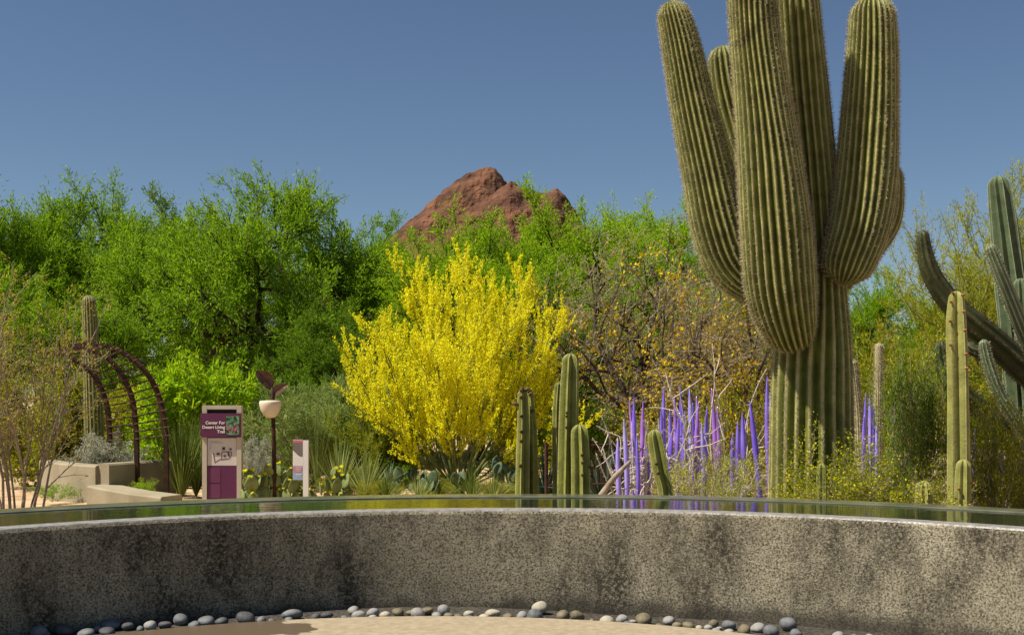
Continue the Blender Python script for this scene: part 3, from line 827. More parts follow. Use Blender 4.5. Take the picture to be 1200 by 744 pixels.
for (px, top, wpx, Y, sd, lf, lab) in ((330, 548, 70, 15.3, 81, 'grass', 'low green ground shrub behind the small white sign post'), (415, 545, 80, 16.0, 82, 'olive', 'low olive ground shrub behind the yucca blades'), (470, 540, 70, 16.6, 83, 'mesquite', 'low green ground shrub left of the yellow tree stems'),
                                   (520, 556, 60, 14.9, 84, 'olive', 'low olive ground shrub in front of the yellow tree stems'), (610, 535, 80, 16.4, 85, 'mesquite_dark', 'low dark ground shrub behind the slim organ pipe cactus'), (190, 548, 60, 15.8, 86, 'mesquite', 'low green ground shrub behind the trellis posts'),
                                   (445, 562, 60, 14.6, 87, 'yellowgreen', 'low yellow green ground shrub just behind the pool, left of the yellow tree'), (585, 560, 50, 14.5, 88, 'yellowgreen', 'low yellow green ground shrub just behind the pool, left of the organ pipes')):
    bush_at('ground_shrub', lab, px, top, wpx, Y, sd, M[lf], group='low ground shrubs in the bed', nst=14, per=16, ln=0.055, wd=0.018, spread=1.3)

# palo verde at the right edge: thin green twigs, few leaves
def wispy(seed, W, H):
    rng = np.random.default_rng(seed)
    stems = []
    for k in range(8):
        a = 2 * math.pi * k / 8 + rng.uniform(-0.3, 0.3); tilt = rng.uniform(0.2, 0.9)
        stems.append((np.array([0, 0, 0.5]), np.array([math.cos(a) * math.sin(tilt), math.sin(a) * math.sin(tilt), math.cos(tilt)]), rng.uniform(2.0, 2.8), rng.uniform(0.04, 0.06)))
    levels = [dict(n=1, len=2, ang=30, up=0.06, wob=0.12, seg=8, t0=0, sides=6, rr=1, taper=0.3),
              dict(n=10, len=1.2, ang=45, up=0.08, wob=0.15, seg=6, t0=0.2, sides=4, rr=0.4, lift=0.1),
              dict(n=14, len=0.75, ang=40, up=0.07, wob=0.12, seg=5, t0=0.12, sides=3, rr=0.4, rmin=0.0045, lift=0.15)]
    wood, tips = grow(rng, stems, levels)
    lv = MB().add(*twig_leaves(rng, tips, 64, 0.05, 0.011, 0.025, 0.6, 0.0))
    tr = wood_mb(wood); tr.add(*tube(np.array([[0, 0, 0], [0.02, 0, 0.3], [0, 0, 0.6]]), [0.12, 0.1, 0.09], 8))
    return fit([lv, tr], W, H)
plant('palo_verde_tree', 'wispy yellow green palo verde rising behind the blue green cactus', 'tree', wispy(8, 3.6, 4.4), [M['yellowgreen'], M['greenbark']], ['crown', 'branches'], (X(1195, 17), 17, 0), 0.5)

# ------------------------------------------------------------------ cacti
def stem(path, ribs, depth, seg=None, sharp=1.0, rng=None, per=8, wob=0.0, dome0=False, ref=None):
    """path rows: x, y, z, radius. Returns mesh builder and rib lines (points, outward) for spines"""
    n = seg or 90
    S, L = spline(path, n)
    pts, rad = S[:, :3], S[:, 3].copy()
    s = np.linspace(0, L, n)
    def dome(d, r):
        return np.sqrt(np.clip(1 - np.clip((r - d) / r, 0, 1) ** 2, 0, 1))
    rt = rad[-1]
    # more rings in the tip so that it is round
    u = np.r_[np.linspace(0, L - rt, n, endpoint=False), L - rt + rt * np.sin(np.linspace(0, math.pi / 2, 10))]
    if dome0: u = np.r_[rad[0] * (1 - np.cos(np.linspace(0, math.pi / 2, 8, endpoint=False))), u[u > rad[0]]]
    pts = np.stack([np.interp(u, s, pts[:, k]) for k in range(3)], -1)
    rad = np.interp(u, s, rad) * np.maximum(dome(L - u, rt), 0.03)
    if dome0: rad = rad * np.maximum(dome(u, S[0, 3]), 0.03)
    T, N, B = frames(pts, ref)
    m = ribs * per
    th = np.linspace(0, 2 * math.pi, m, endpoint=False)
    ph = th * ribs / (2 * math.pi)
    if sharp == 1.0:
        prof = np.abs(np.cos(math.pi * ph)) ** 0.8
    else:
        prof = (1 - np.abs(2 * ((ph + 0.5) % 1.0) - 1) )
        prof = 1 - (1 - np.abs(2 * (ph % 1.0) - 1)) ; prof = prof ** sharp
    k = len(pts)
    wobv = np.zeros((k, m))
    if rng is not None and wob > 0:
        q = rng.uniform(0, 6.28, 4)
        wobv = wob * (np.sin(u[:, None] * 2.1 + th[None] * 2 + q[0]) + 0.6 * np.sin(u[:, None] * 5.3 + th[None] * 3 + q[1]))
    tt = th[None] + wobv * 0.35
    rr = rad[:, None] * (1 - depth + depth * prof[None]) * (1 + 0.22 * wobv)
    V = pts[:, None] + rr[..., None] * (np.cos(tt)[..., None] * N[:, None] + np.sin(tt)[..., None] * B[:, None])
    i, j = np.meshgrid(np.arange(k - 1), np.arange(m), indexing='ij'); j2 = (j + 1) % m
    F = np.stack([i * m + j, i * m + j2, (i + 1) * m + j2, (i + 1) * m + j], -1).reshape(-1, 4)
    mb = MB().add(V.reshape(-1, 3), [F, np.arange(m)[None, ::-1], (np.arange(m) + (k - 1) * m)[None]], np.tile(prof, k))
    idx = np.arange(ribs) * per
    lines = V[:, idx]                                  # (k, ribs, 3)
    out = norm(lines - pts[:, None])
    return mb, (lines, out, T, u)

def spines(lines, step, num, length, width, rng, splay=0.8, start=0.0):
    Ln, O, T, u = lines
    pos, d = [], []
    ss = np.arange(start, u[-1], step)
    for r in range(Ln.shape[1]):
        q = ss + rng.uniform(-0.3, 0.3, len(ss)) * step
        p = np.stack([np.interp(q, u, Ln[:, r, a]) for a in range(3)], -1)
        o = np.stack([np.interp(q, u, O[:, r, a]) for a in range(3)], -1)
        pos.append(np.repeat(p, num, 0)); d.append(np.repeat(o, num, 0))
    pos = np.vstack(pos); d = np.vstack(d); n = len(pos)
    d = norm(d + rng.normal(size=(n, 3)) * splay * 0.6)
    s = norm(np.cross(d, rng.normal(size=(n, 3)))) * width / 2
    ln = length * rng.uniform(0.5, 1.2, n)[:, None]
    b = pos - d * 0.004
    V = np.stack([b + s, b - s, b + d * ln], 1).reshape(-1, 3)
    return MB().add(V, np.arange(3 * n).reshape(n, 3))

def pxpath(rows, Y0):
    """rows: px, py, half width in px, depth offset"""
    out = []
    for (px, py, hw, dy) in rows:
        Y = Y0 + dy
        out.append(np.r_[P(px, py, Y), hw / FPX * Y])
    return np.array(out)

rngc = np.random.default_rng(77)
# --- the great saguaro
YS = 9.8
sag = Thing('saguaro_cactus', 'giant ribbed saguaro with upraised thick arms, towering over the pool at right', 'cactus', (X(950, YS), YS, 0))
def sag_part(name, rows, ribs, depth=0.22, dome0=False, off=(0, 0, 0), label=None, seg=110):
    mb, ln = stem(pxpath(rows, YS), ribs, depth, seg, 1.0, rngc, 8, 0.05, dome0)
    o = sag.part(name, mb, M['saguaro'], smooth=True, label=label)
    sp = spines(ln, 0.024, 9, 0.030, 0.0034, rngc)
    structure(sag.part('spines', sp, M['spine'], parent=o), 'stuff')
    return o
sag_part('trunk', [(950, 655, 50, 0), (951, 560, 49, 0), (951, 470, 48, 0), (953, 390, 44, 0), (958, 300, 30, 0), (952, 210, 29, 0), (943, 110, 28, 0), (935, 10, 26, 0), (930, -80, 25, 0), (928, -150, 24, 0)], 21)
# front arm: heavy, nearest to the viewer
sag_part('arm', [(932, 398, 22, -0.20), (924, 380, 33, -0.36), (915, 338, 41.5, -0.46), (909, 268, 42, -0.50), (902, 190, 38, -0.50), (893, 110, 33, -0.48), (884, 30, 29, -0.46), (881, -50, 29, -0.45), (879, -110, 27, -0.45)], 28, dome0=True, label='thickest arm, hanging in front of the trunk')
sag_part('arm', [(935, 360, 18, -0.05), (895, 338, 24, -0.1), (861, 313, 30, -0.12), (844, 268, 33.5, -0.12), (829, 200, 30, -0.12), (811, 120, 26, -0.12), (797, 50, 22.5, -0.12), (785, 2, 17, -0.12)], 25, label='left arm spread outward')
sag_part('arm', [(986, 334, 22, -0.26), (992, 312, 31, -0.28), (1006, 268, 35.5, -0.26), (1014, 215, 36, -0.22), (1019, 140, 33, -0.2), (1022, 60, 29.5, -0.2), (1022, -4, 25, -0.2)], 26, dome0=True, label='right arm rising beside the trunk')
sag_part('arm', [(930, 300, 14, 0.25), (893, 230, 20, 0.35), (868, 160, 22, 0.38), (853, 105, 21, 0.38), (846, 54, 17, 0.38)], 16, seg=70, label='short arm behind, its tip beside the front arm')
sag_part('arm', [(985, 330, 14, 0.25), (1010, 300, 18, 0.32), (1034, 262, 20, 0.35), (1040, 225, 19, 0.35), (1041, 192, 15, 0.35)], 16, seg=60, label='stubby arm mostly hidden behind the right arm')

# --- lone column cactus far left
def column(name, label, rows, Y, ribs, depth, mat, sharp=1.0, sp=None, cat='cactus', group=None, buds=None, thing=None, part='stem', seg=60, ref=None, wob=0.06, dome0=False, sp_mat=None, budmat=None, budsize=0.014):
    path = pxpath(rows, Y)
    mb, ln = stem(path, ribs, depth, seg, sharp, rngc, 8, wob, dome0, ref)
    t = thing or Thing(name, label, cat, (path[0][0], path[0][1], 0), group)
    o = t.part(part, mb, mat, smooth=sharp == 1.0)
    if sp:
        structure(t.part('spines', spines(ln, *sp, rngc), sp_mat or M['spine'], parent=o), 'stuff')
    if buds:                         # small buds or fruits sitting on the ribs
        L_, O_, T_, u_ = ln
        for (f, r) in buds:
            k = int(f * (len(u_) - 1)); r = r % L_.shape[1]
            p = L_[k, r]; d = O_[k, r] + np.array([0, 0, 0.25]); d = d / np.linalg.norm(d)
            b = MB(); q = budsize
            b.add(*tube(np.array([p - d * q, p, p + d * q * 1.2, p + d * q * 2.2, p + d * q * 2.6]), np.array([0.5, 0.8, 1.0, 0.7, 0.1]) * q, 7))
            t.part('bud', b, budmat or M['bud'], parent=o, smooth=True)
    return t

column('column_cactus', 'lone tall column cactus behind the arched trellis', [(112, 600, 11.5, 0), (110, 500, 11, 0), (107, 420, 9.5, 0), (104, 346, 8, 0)], 16.4, 16, 0.14, M['saguaro'], sp=(0.05, 4, 0.03, 0.004))

# --- organ pipe stems behind the pool (front centre)
front = (0, -1, 0)
YO = 9.35
def rot_ref(a): return (math.sin(a), -math.cos(a), 0)
t = column('organ_pipe_cactus', 'slim budding twin-stemmed organ pipe cactus, left of the taller cluster', [(611, 680, 9, 0), (613, 560, 9, 0), (614, 500, 8, 0), (613, 456, 6.5, 0)], YO, 5, 0.52, M['organ'], 1.1,
           buds=[(0.98, 0), (0.93, 5), (0.86, 0), (0.84, 4), (0.78, 5), (0.7, 0), (0.66, 5), (0.55, 5), (0.97, 1)], budmat=M['bud'], budsize=0.017, ref=rot_ref(-0.3), sp=(0.035, 2, 0.014, 0.003), sp_mat=M['spinedark'])
column('', '', [(621, 680, 9, 0.1), (622, 560, 9, 0.1), (621, 500, 8, 0.1), (618, 458, 6.5, 0.1)], YO, 5, 0.52, M['organ'], 1.1, thing=t, buds=[(0.97, 0), (0.9, 5), (0.8, 0)], budsize=0.016, ref=rot_ref(0.4), sp=(0.035, 2, 0.014, 0.003), sp_mat=M['spinedark'])
t = column('organ_pipe_cactus', 'tall organ pipe cactus of clustered stems, centre behind the pool', [(664, 680, 12.5, 0), (665, 560, 12.5, 0), (667, 470, 12, 0), (669, 414, 10, 0)], YO, 6, 0.46, M['organ'], 1.1,
           buds=[(0.68, 6), (0.66, 0), (0.62, 6)], ref=rot_ref(-0.25), budsize=0.012, sp=(0.035, 2, 0.014, 0.003), sp_mat=M['spinedark'])
column('', '', [(655, 680, 6.5, 0.15), (654, 560, 6.5, 0.15), (653, 490, 6, 0.15), (655, 448, 5, 0.15)], YO, 5, 0.48, M['organ'], 1.1, thing=t, ref=rot_ref(-0.2))
column('', '', [(681, 680, 11.5, -0.12), (681, 560, 11.5, -0.12), (680, 520, 11, -0.12), (679, 497, 9.5, -0.12)], YO, 7, 0.42, M['organ'], 1.1, thing=t, ref=rot_ref(0.1), buds=[(0.75, 7), (0.71, 0), (0.67, 1), (0.66, 2), (0.72, 2), (0.63, 0)], budsize=0.015, sp=(0.035, 2, 0.014, 0.003), sp_mat=M['spinedark'])
column('column_cactus', 'dark green column cactus leaning left before the purple reeds', [(782, 680, 9.5, 0), (781, 585, 9.5, 0), (776, 555, 10, 0), (771, 528, 10, 0), (767, 503, 8.5, 0)], 9.1, 5, 0.52, M['organ'], 1.1, ref=rot_ref(-0.5), buds=[(0.72, 5), (0.66, 5)], budsize=0.013)
# --- right side columns
t = column('column_cactus', 'tall ochre column cactus with reddish fruits on its ribs, right side', [(1124, 680, 13.5, 0), (1124, 560, 13.5, 0), (1123, 450, 12.5, 0), (1121, 380, 12, 0), (1121, 341, 8.5, 0)], 9.1, 5, 0.52, M['ochre'], 1.1,
           buds=[(0.93, 4), (0.86, 4), (0.8, 4), (0.83, 0), (0.77, 0), (0.7, 0), (0.73, 4), (0.66, 0), (0.9, 0)], budmat=M['fruit'], budsize=0.010, ref=rot_ref(0.35))
column('', '', [(1127, 680, 10, -0.17), (1128, 575, 9.5, -0.17), (1129, 538, 8, -0.17)], 9.1, 7, 0.38, M['ochre'], 1.1, thing=t, ref=rot_ref(0.15), part='side_stem', buds=[(0.6, 1), (0.75, 1), (0.7, 6)], budmat=M['fruit'], budsize=0.010)
column('barrel_cactus', 'small domed cactus with wide ribs, just left of the ochre column', [(1083, 660, 10.5, 0), (1083, 590, 10.5, 0), (1082, 563, 9, 0)], 9.0, 9, 0.34, M['ochre'], 1.1, ref=rot_ref(0.1), buds=[(0.7, 8), (0.7, 1)], budmat=M['fruit'], budsize=0.009)
column('column_cactus', 'short slim column cactus in the bush at the saguaro foot', [(963, 680, 6.5, 0), (963, 580, 6.5, 0), (963, 543, 5.5, 0)], 8.85, 5, 0.35, M['organ'], 1.1, ref=rot_ref(0.5))
column('woolly_cactus', 'pale woolly column cactus beside the right purple reeds', [(1028, 620, 6, 0), (1029, 500, 5.5, 0), (1030, 440, 5, 0), (1030, 402, 4.5, 0)], 12.6, 14, 0.1, M['woolly'], sp=(0.025, 5, 0.03, 0.004))
column('woolly_cactus', 'pale woolly column cactus touching the saguaro trunk', [(1008, 620, 6.5, 0), (1006, 500, 6, 0), (1002, 450, 5.5, 0), (999, 421, 4.5, 0)], 12.2, 14, 0.1, M['woolly'], sp=(0.025, 5, 0.03, 0.004))

# --- dusky cactus with a long arm curving up at the right edge
YD = 11.0
t = Thing('arching_cactus', 'dusky cactus with a long arm arching down then curling up, right edge', 'cactus', (X(1265, YD), YD, 0))
def dusk(rows, ribs=9, part='arm', sp=(0.035, 6, 0.05, 0.004)):
    column('', '', rows, YD, ribs, 0.14, M['dusk'], 1.0, thing=t, part=part, sp=sp, sp_mat=M['spinedark'])
dusk([(1262, 640, 26, 0), (1262, 560, 24, 0), (1258, 480, 20, 0), (1258, 440, 14, 0)], 10, 'trunk')
dusk([(1262, 490, 17, 0), (1225, 455, 17, 0), (1195, 428, 17, 0), (1165, 400, 16, -0.05), (1135, 375, 15, -0.1), (1108, 348, 13, -0.1), (1090, 318, 11, -0.1), (1083, 290, 8.5, -0.1), (1081, 270, 6.5, -0.1)])
dusk([(1240, 590, 13, 0.2), (1190, 520, 12.5, 0.25), (1150, 480, 12, 0.3), (1118, 452, 11, 0.3), (1106, 425, 9.5, 0.3), (1102, 399, 7.5, 0.3)])
dusk([(1170, 405, 10, 0.05), (1160, 412, 9.5, 0.12), (1146, 411, 8.5, 0.2), (1132, 404, 7, 0.25)])
# --- blue green columns
YB = 11.6
t = Thing('blue_cactus', 'tall blue green cactus with pale ridges, standing at the right edge', 'cactus', (X(1195, YB), YB, 0))
column('', '', [(1205, 640, 22, 0), (1203, 520, 22, 0), (1194, 420, 20, 0), (1184, 330, 18, 0), (1176, 260, 15.5, 0), (1169, 206, 11.5, 0)], YB, 9, 0.32, M['blue'], 1.6, thing=t, part='stem', wob=0.12)
column('', '', [(1212, 640, 11, -0.2), (1210, 480, 11, -0.2), (1200, 390, 11, -0.2), (1196, 326, 8.5, -0.2)], YB, 9, 0.32, M['blue'], 1.6, thing=t, part='stem', wob=0.1)
column('', '', [(1232, 640, 12, 0.2), (1230, 480, 13, 0.2), (1220, 390, 12, 0.2), (1208, 300, 10, 0.2)], YB, 9, 0.32, M['blue'], 1.6, thing=t, part='stem')
# --- white spined cholla
t = Thing('cholla_cactus', 'knobbly white spined cholla arm leaning across the blue green cactus', 'cactus', (X(1225, 10.6), 10.6, 0))
column('', '', [(1232, 660, 10, 0), (1228, 520, 10, 0), (1216, 430, 9.5, 0), (1198, 385, 9, 0), (1184, 350, 8.5, 0), (1171, 318, 8, 0), (1159, 287, 6.5, 0)], 10.6, 10, 0.15, M['greycholla'] if 'greycholla' in M else M['blue'], thing=t, part='stem', sp=(0.026, 7, 0.022, 0.005))
column('', '', [(1225, 560, 8, 0.2), (1195, 500, 8, 0.2), (1172, 462, 7.5, 0.2), (1158, 425, 7, 0.2), (1152, 398, 6, 0.2)], 10.6, 10, 0.15, M['blue'], thing=t, part='arm', sp=(0.026, 7, 0.022, 0.005))

# ------------------------------------------------------------------ low plants behind the pool
def pad_mesh(rng, h, w_, t_):
    """a prickly pear pad: flattened egg standing on its narrow end"""
    prof = []
    mb = MB()
    nz, na = 9, 12
    V = []
    for i in range(nz + 1):
        f = i / nz; z = h * f
        wd = w_ * (math.sin(math.pi * f ** 0.8) ** 0.62) if 0 < f < 1 else 0.01 * w_
        for j in range(na):
            a = 2 * math.pi * j / na
            V.append((wd / 2 * math.cos(a), t_ / 2 * math.sin(a) * (wd / w_ + 0.05), z))
    i, j = np.meshgrid(np.arange(nz), np.arange(na), indexing='ij'); j2 = (j + 1) % na
    F = np.stack([i * na + j, i * na + j2, (i + 1) * na + j2, (i + 1) * na + j], -1).reshape(-1, 4)
    mb.add(np.array(V), [F, np.arange(na)[None, ::-1], (np.arange(na) + nz * na)[None]])
    return mb
PADS = []
for k in range(3):
    rp = np.random.default_rng(100 + k)
    PADS.append((pad_mesh(rp, 0.24, 0.17 + 0.02 * k, 0.035).mesh('pad', smooth=True)))
FLW = MB()
rp = np.random.default_rng(9)
for q in range(9):
    a = q * 0.7
    FLW.add(*leaf_quads(np.zeros((1, 3)), np.array([[math.cos(a), math.sin(a), 1.0 + 0.4 * (q % 2)]]), [0.055], [0.04], rp))
FLM = FLW.mesh('flower'); FLM.materials.append(M['yellowflower'])
def prickly(label, px, py_top, wpx, Y, seed, mat, npads=16, nflow=7, group='prickly pears along the garden bed'):
    rng = np.random.default_rng(seed)
    t = Thing('prickly_pear', label, 'cactus', (X(px, Y), Y, 0), group)
    H, Wd = Z(py_top, Y), wpx / FPX * Y
    bases = []
    def padobj(p, rz, tx, s):
        o = bpy.data.objects.new('pad', PADS[int(rng.integers(3))]); COL.objects.link(o); o.parent = t.o
        o.location = [float(v) for v in p]; o.rotation_euler = (tx, rng.uniform(-0.35, 0.35), rz); o.scale = (s, s, s)
        if not o.data.materials: o.data.materials.append(mat)
        o.material_slots[0].link = 'OBJECT'; o.material_slots[0].material = mat
        from mathutils import Euler
        d = Euler((tx, o.rotation_euler[1], rz)).to_matrix() @ Vector((0, 0, 0.23 * s))
        return np.array(p) + np.array(d)
    tops = []
    for k in range(npads):
        if k < npads * 0.45 or not tops:
            p = np.array([rng.uniform(-Wd / 2, Wd / 2), rng.uniform(-0.2, 0.2), rng.uniform(0.0, 0.08)])
        else:
            p = tops[int(rng.integers(len(tops)))] + np.array([rng.uniform(-0.05, 0.05), 0, -0.02])
            if p[2] > H - 0.15: p = tops[0].copy(); p[2] = min(p[2], H * 0.6)
        e = padobj(p, rng.uniform(-1.3, 1.3), rng.uniform(-0.45, 0.45), rng.uniform(0.55, 0.9))
        tops.append(e)
    tops.sort(key=lambda v: -v[2])
    for k in range(min(nflow * 3, len(tops) * 2)):
        e = tops[k % len(tops)] + np.array([rng.uniform(-0.06, 0.06), -0.01, rng.uniform(-0.03, 0.0)])
        o = bpy.data.objects.new('flower', FLM); COL.objects.link(o); o.parent = t.o
        o.location = [float(v) for v in e]; o.rotation_euler = (rng.uniform(-0.4, 0.4), rng.uniform(-0.4, 0.4), rng.uniform(0, 6)); s = rng.uniform(0.4, 0.9); o.scale = (s, s, s)
    return t
prickly('prickly pear crowded with yellow buds between the purple sign and lamp post', 298, 532, 46, 14.3, 201, M['pad'], 22, 8)
prickly('prickly pear with yellow flowers behind the small white sign post', 340, 535, 60, 14.4, 202, M['pad'], 24, 8)
prickly('prickly pear with yellow flowers just right of the small white sign post', 384, 545, 46, 14.5, 203, M['pad'], 18, 6)
prickly('low blue green prickly pear left of the yellow tree base', 478, 548, 50, 15.5, 204, M['paddark'], 16, 0)
prickly('low prickly pear in front of the yellow tree', 520, 552, 44, 14.8, 205, M['paddark'], 14, 0)
prickly('tall dark prickly pear left of the slim organ pipe cactus', 592, 515, 50, 15.2, 206, M['paddark'], 30, 0)

def rosette(name, label, px, Y, n, L, wd, mat, seed, cat='plant', z0=0.0, lo=0.1, hi=1.3, bend=0.3, H=None, group=None):
    rng = np.random.default_rng(seed)
    mb = MB()
    for k in range(n):
        a = k * 2.39996 + rng.uniform(-0.2, 0.2); el = lo + (hi - lo) * ((k + 0.5) / n) + rng.uniform(-0.1, 0.1)
        l = L * rng.uniform(0.75, 1.15)
        d = np.array([math.cos(a) * math.sin(el), math.sin(a) * math.sin(el), math.cos(el)])
        s = np.array([-math.sin(a), math.cos(a), 0])
        up = np.cross(s, d)
        V = []
        for f in np.linspace(0, 1, 6):
            c = d * l * f + np.array([0, 0, -bend * l * f * f * math.sin(el)])
            w_ = wd * (0.55 + 0.9 * f * (1 - f) * 2) * (1 - f) ** 0.55 if f < 1 else 0.0015
            V += [c - s * w_ / 2, c - up * w_ * 0.25, c + s * w_ / 2]
        i = np.arange(5)[:, None] * 3
        F = np.vstack([i + np.array([[0, 1, 4, 3]]), i + np.array([[1, 2, 5, 4]])])
        mb.add(np.array(V) + np.array([X(px, Y), Y, z0]), F)
    t = mb.build(name, mat, None, (X(px, Y), Y, z0)); t.location = (X(px, Y), Y, z0)
    return tag(t, label, cat, group)
rosette('agave', 'grey green agave rosette at the foot of the yellow tree', 585, 17.6, 42, 0.62, 0.085, M['agave'], 301, hi=1.45, z0=0.1)
rosette('agave', 'small pale agave in front of the yellow tree base, left of its stems', 455, 16.0, 26, 0.42, 0.06, M['agave'], 302)
rosette('agave', 'large dark agave with stiff blades behind the wire fence', 707, 13.9, 34, 0.85, 0.085, M['agavedark'], 303, hi=1.2)
rosette('agave', 'dark agave behind the cluster of organ pipe stems', 640, 14.6, 30, 0.75, 0.085, M['agavedark'], 304, hi=1.2)
rosette('agave', 'grey agave low beside the great saguaro trunk', 885, 10.6, 26, 0.55, 0.08, M['agave'], 305, hi=1.3)
rosette('spiky_grass', 'clump of tall dark green blades between trellis and purple sign', 212, 14.9, 130, 1.05, 0.020, M['grass'], 306, lo=0.02, hi=0.55, bend=0.2)
rosette('spiky_grass', 'dark green blades tight against the left post of the purple sign', 230, 15.3, 110, 1.0, 0.020, M['grass'], 307, lo=0.02, hi=0.45, bend=0.2)
rosette('yucca', 'pale green yucca blades in the bed right of the small white sign', 428, 14.9, 110, 0.62, 0.022, M['palegrass'], 308, lo=0.02, hi=0.9, bend=0.15)
rosette('yucca', 'pale green yucca blades behind the gold prickly pears', 398, 15.6, 80, 0.72, 0.022, M['palegrass'], 309, lo=0.02, hi=0.7, bend=0.1)
rosette('spiky_grass', 'short green blades in front of the yellow tree, by its right stem', 553, 14.4, 90, 0.48, 0.014, M['grass'], 310, lo=0.02, hi=0.9, bend=0.2)
rosette('spiky_grass', 'low pale grass tuft between yucca and the yellow tree', 490, 14.3, 90, 0.36, 0.013, M['palegrass'], 311, lo=0.02, hi=1.0, bend=0.25)
rosette('spiky_grass', 'loose tuft of thin tall reeds behind the small white sign', 372, 16.3, 60, 1.25, 0.012, M['palegrass'], 312, lo=0.0, hi=0.3, bend=0.05)
rosette('spiky_grass', 'low green tuft left of the slim organ pipe cactus', 578, 14.2, 80, 0.4, 0.013, M['palegrass'], 313, lo=0.02, hi=0.9, bend=0.25)
rosette('spiky_grass', 'ragged dark tuft between yucca and low prickly pear', 452, 14.4, 80, 0.42, 0.014, M['grass'], 314, lo=0.02, hi=0.9, bend=0.25)

# white spiny branches among the reeds
def white_canes(label, px, Y, n, H, seed, spread):
    rng = np.random.default_rng(seed)
    mb = MB()
    for k in range(n):
        a = rng.uniform(0, 6.28); tilt = rng.uniform(0.05, spread)
        d = np.array([math.cos(a) * math.sin(tilt), math.sin(a) * math.sin(tilt) * 0.6, math.cos(tilt)])
        pts = walk(rng, np.array([X(px, Y) + rng.uniform(-0.15, 0.15), Y + rng.uniform(-0.1, 0.1), 0]), d, H * rng.uniform(0.65, 1.1) / max(0.6, d[2]), 12, 0.07, 0.0)
        mb.add(*tube(pts, np.linspace(0.010, 0.004, len(pts)), 5))
        for q in range(3):
            i = int(rng.integers(4, 11)); sd = norm(pts[i] - pts[i - 1] + rng.normal(size=3) * 0.5)
            tw = walk(rng, pts[i], sd, rng.uniform(0.2, 0.5), 5, 0.12, 0.02)
            mb.add(*tube(tw, np.linspace(0.007, 0.003, 6), 4))
            tpos = tw[1:]; 
        # thorns
        t = rng.uniform(0.15, 1, 90) * (len(pts) - 1); i = np.minimum(t.astype(int), len(pts) - 2)
        pos = pts[i] + (pts[i + 1] - pts[i]) * (t - i)[:, None]
        mb.add(*leaf_quads(pos, rng.normal(size=(90, 3)), np.full(90, 0.026), np.full(90, 0.006), rng))
    o = mb.build('thorny_shrub', M['whitetwig'], None, (X(px, Y), Y, 0)); o.location = (X(px, Y), Y, 0)
    tag(o, label, 'shrub', 'white thorny branches among the purple reeds')
white_canes('white thorny bare branches at the left end of the purple reeds', 752, 11.7, 18, 1.05, 401, 0.5)
white_canes('long white thorny canes slanting up between the purple reeds and gold bush', 852, 11.9, 9, 1.6, 402, 0.6)
white_canes('white thorny branches in the middle of the purple reeds', 800, 12.0, 8, 1.2, 403, 0.5)

# ------------------------------------------------------------------ purple glass reeds: px at top, py at top, px lower end, width px, hue
REEDS = [(724, 512, 728, 6, 1, 11.4), (721.5, 527, 724, 5, 3, 11.6), (731, 490, 734, 6, 1, 11.5), (737.5, 468, 741, 5, 2, 12.0), (743, 464, 743, 6, 0, 11.9), (746, 508, 748, 5, 0, 11.5),
         (753.5, 470, 754, 6, 2, 12.1), (757, 520, 757, 5, 0, 11.6), (775, 476, 775.5, 5, 0, 12.2), (778, 452, 779, 6, 0, 12.6), (785, 478, 786, 6, 0, 12.1), (790.5, 463, 792.5, 5, 2, 12.3),
         (788, 503, 789, 5, 3, 11.8), (797, 452, 799, 6, 3, 12.6), (795.5, 482, 796, 5, 0, 12.0), (802, 481, 802.5, 6, 0, 12.2), (807.8, 455, 808.5, 7, 1, 12.5), (812, 472, 812, 5, 3, 12.3),
         (816, 463, 817, 5, 1, 12.6), (818.5, 470, 819, 6, 2, 12.2), (822, 494, 822, 5, 1, 11.9), (828.7, 476, 829.5, 6, 0, 12.2), (833.7, 454, 837, 6, 2, 12.5), (840.5, 475, 842, 5, 2, 12.3),
         (858.5, 507, 861, 6, 0, 11.8), (864.5, 493, 868, 6, 0, 12.0), (869.8, 483, 871.5, 7, 0, 11.9), (873, 491, 875.5, 5, 3, 12.2), (878.6, 469, 891, 7, 3, 11.3), (899, 440, 905, 6, 0, 11.2),
         (902.5, 459, 906, 5, 1, 11.6), (1004, 460, 1006.5, 5, 2, 12.4), (1012.5, 486, 1013, 6, 0, 12.0), (1014.7, 460, 1016, 5, 0, 12.6), (1019, 461, 1020, 6, 1, 12.4), (1023.5, 474, 1024, 6, 0, 12.2),
         (1027, 496, 1028, 5, 1, 12.0), (1044.5, 468, 1045, 5, 0, 12.7), (1049, 479, 1049.5, 6, 1, 12.3), (1143, 500, 1143, 6, 0, 11.9), (1165, 512, 1165.5, 5, 0, 12.0), (1173.5, 524, 1173, 6, 3, 11.9), (1185, 530, 1186, 5, 0, 12.1), (1158, 556, 1158, 6, 0, 10.8), (1164, 555, 1164.5, 5, 1, 10.8)]
HUE = ['violet', 'pale lilac', 'pinkish magenta', 'deep indigo']
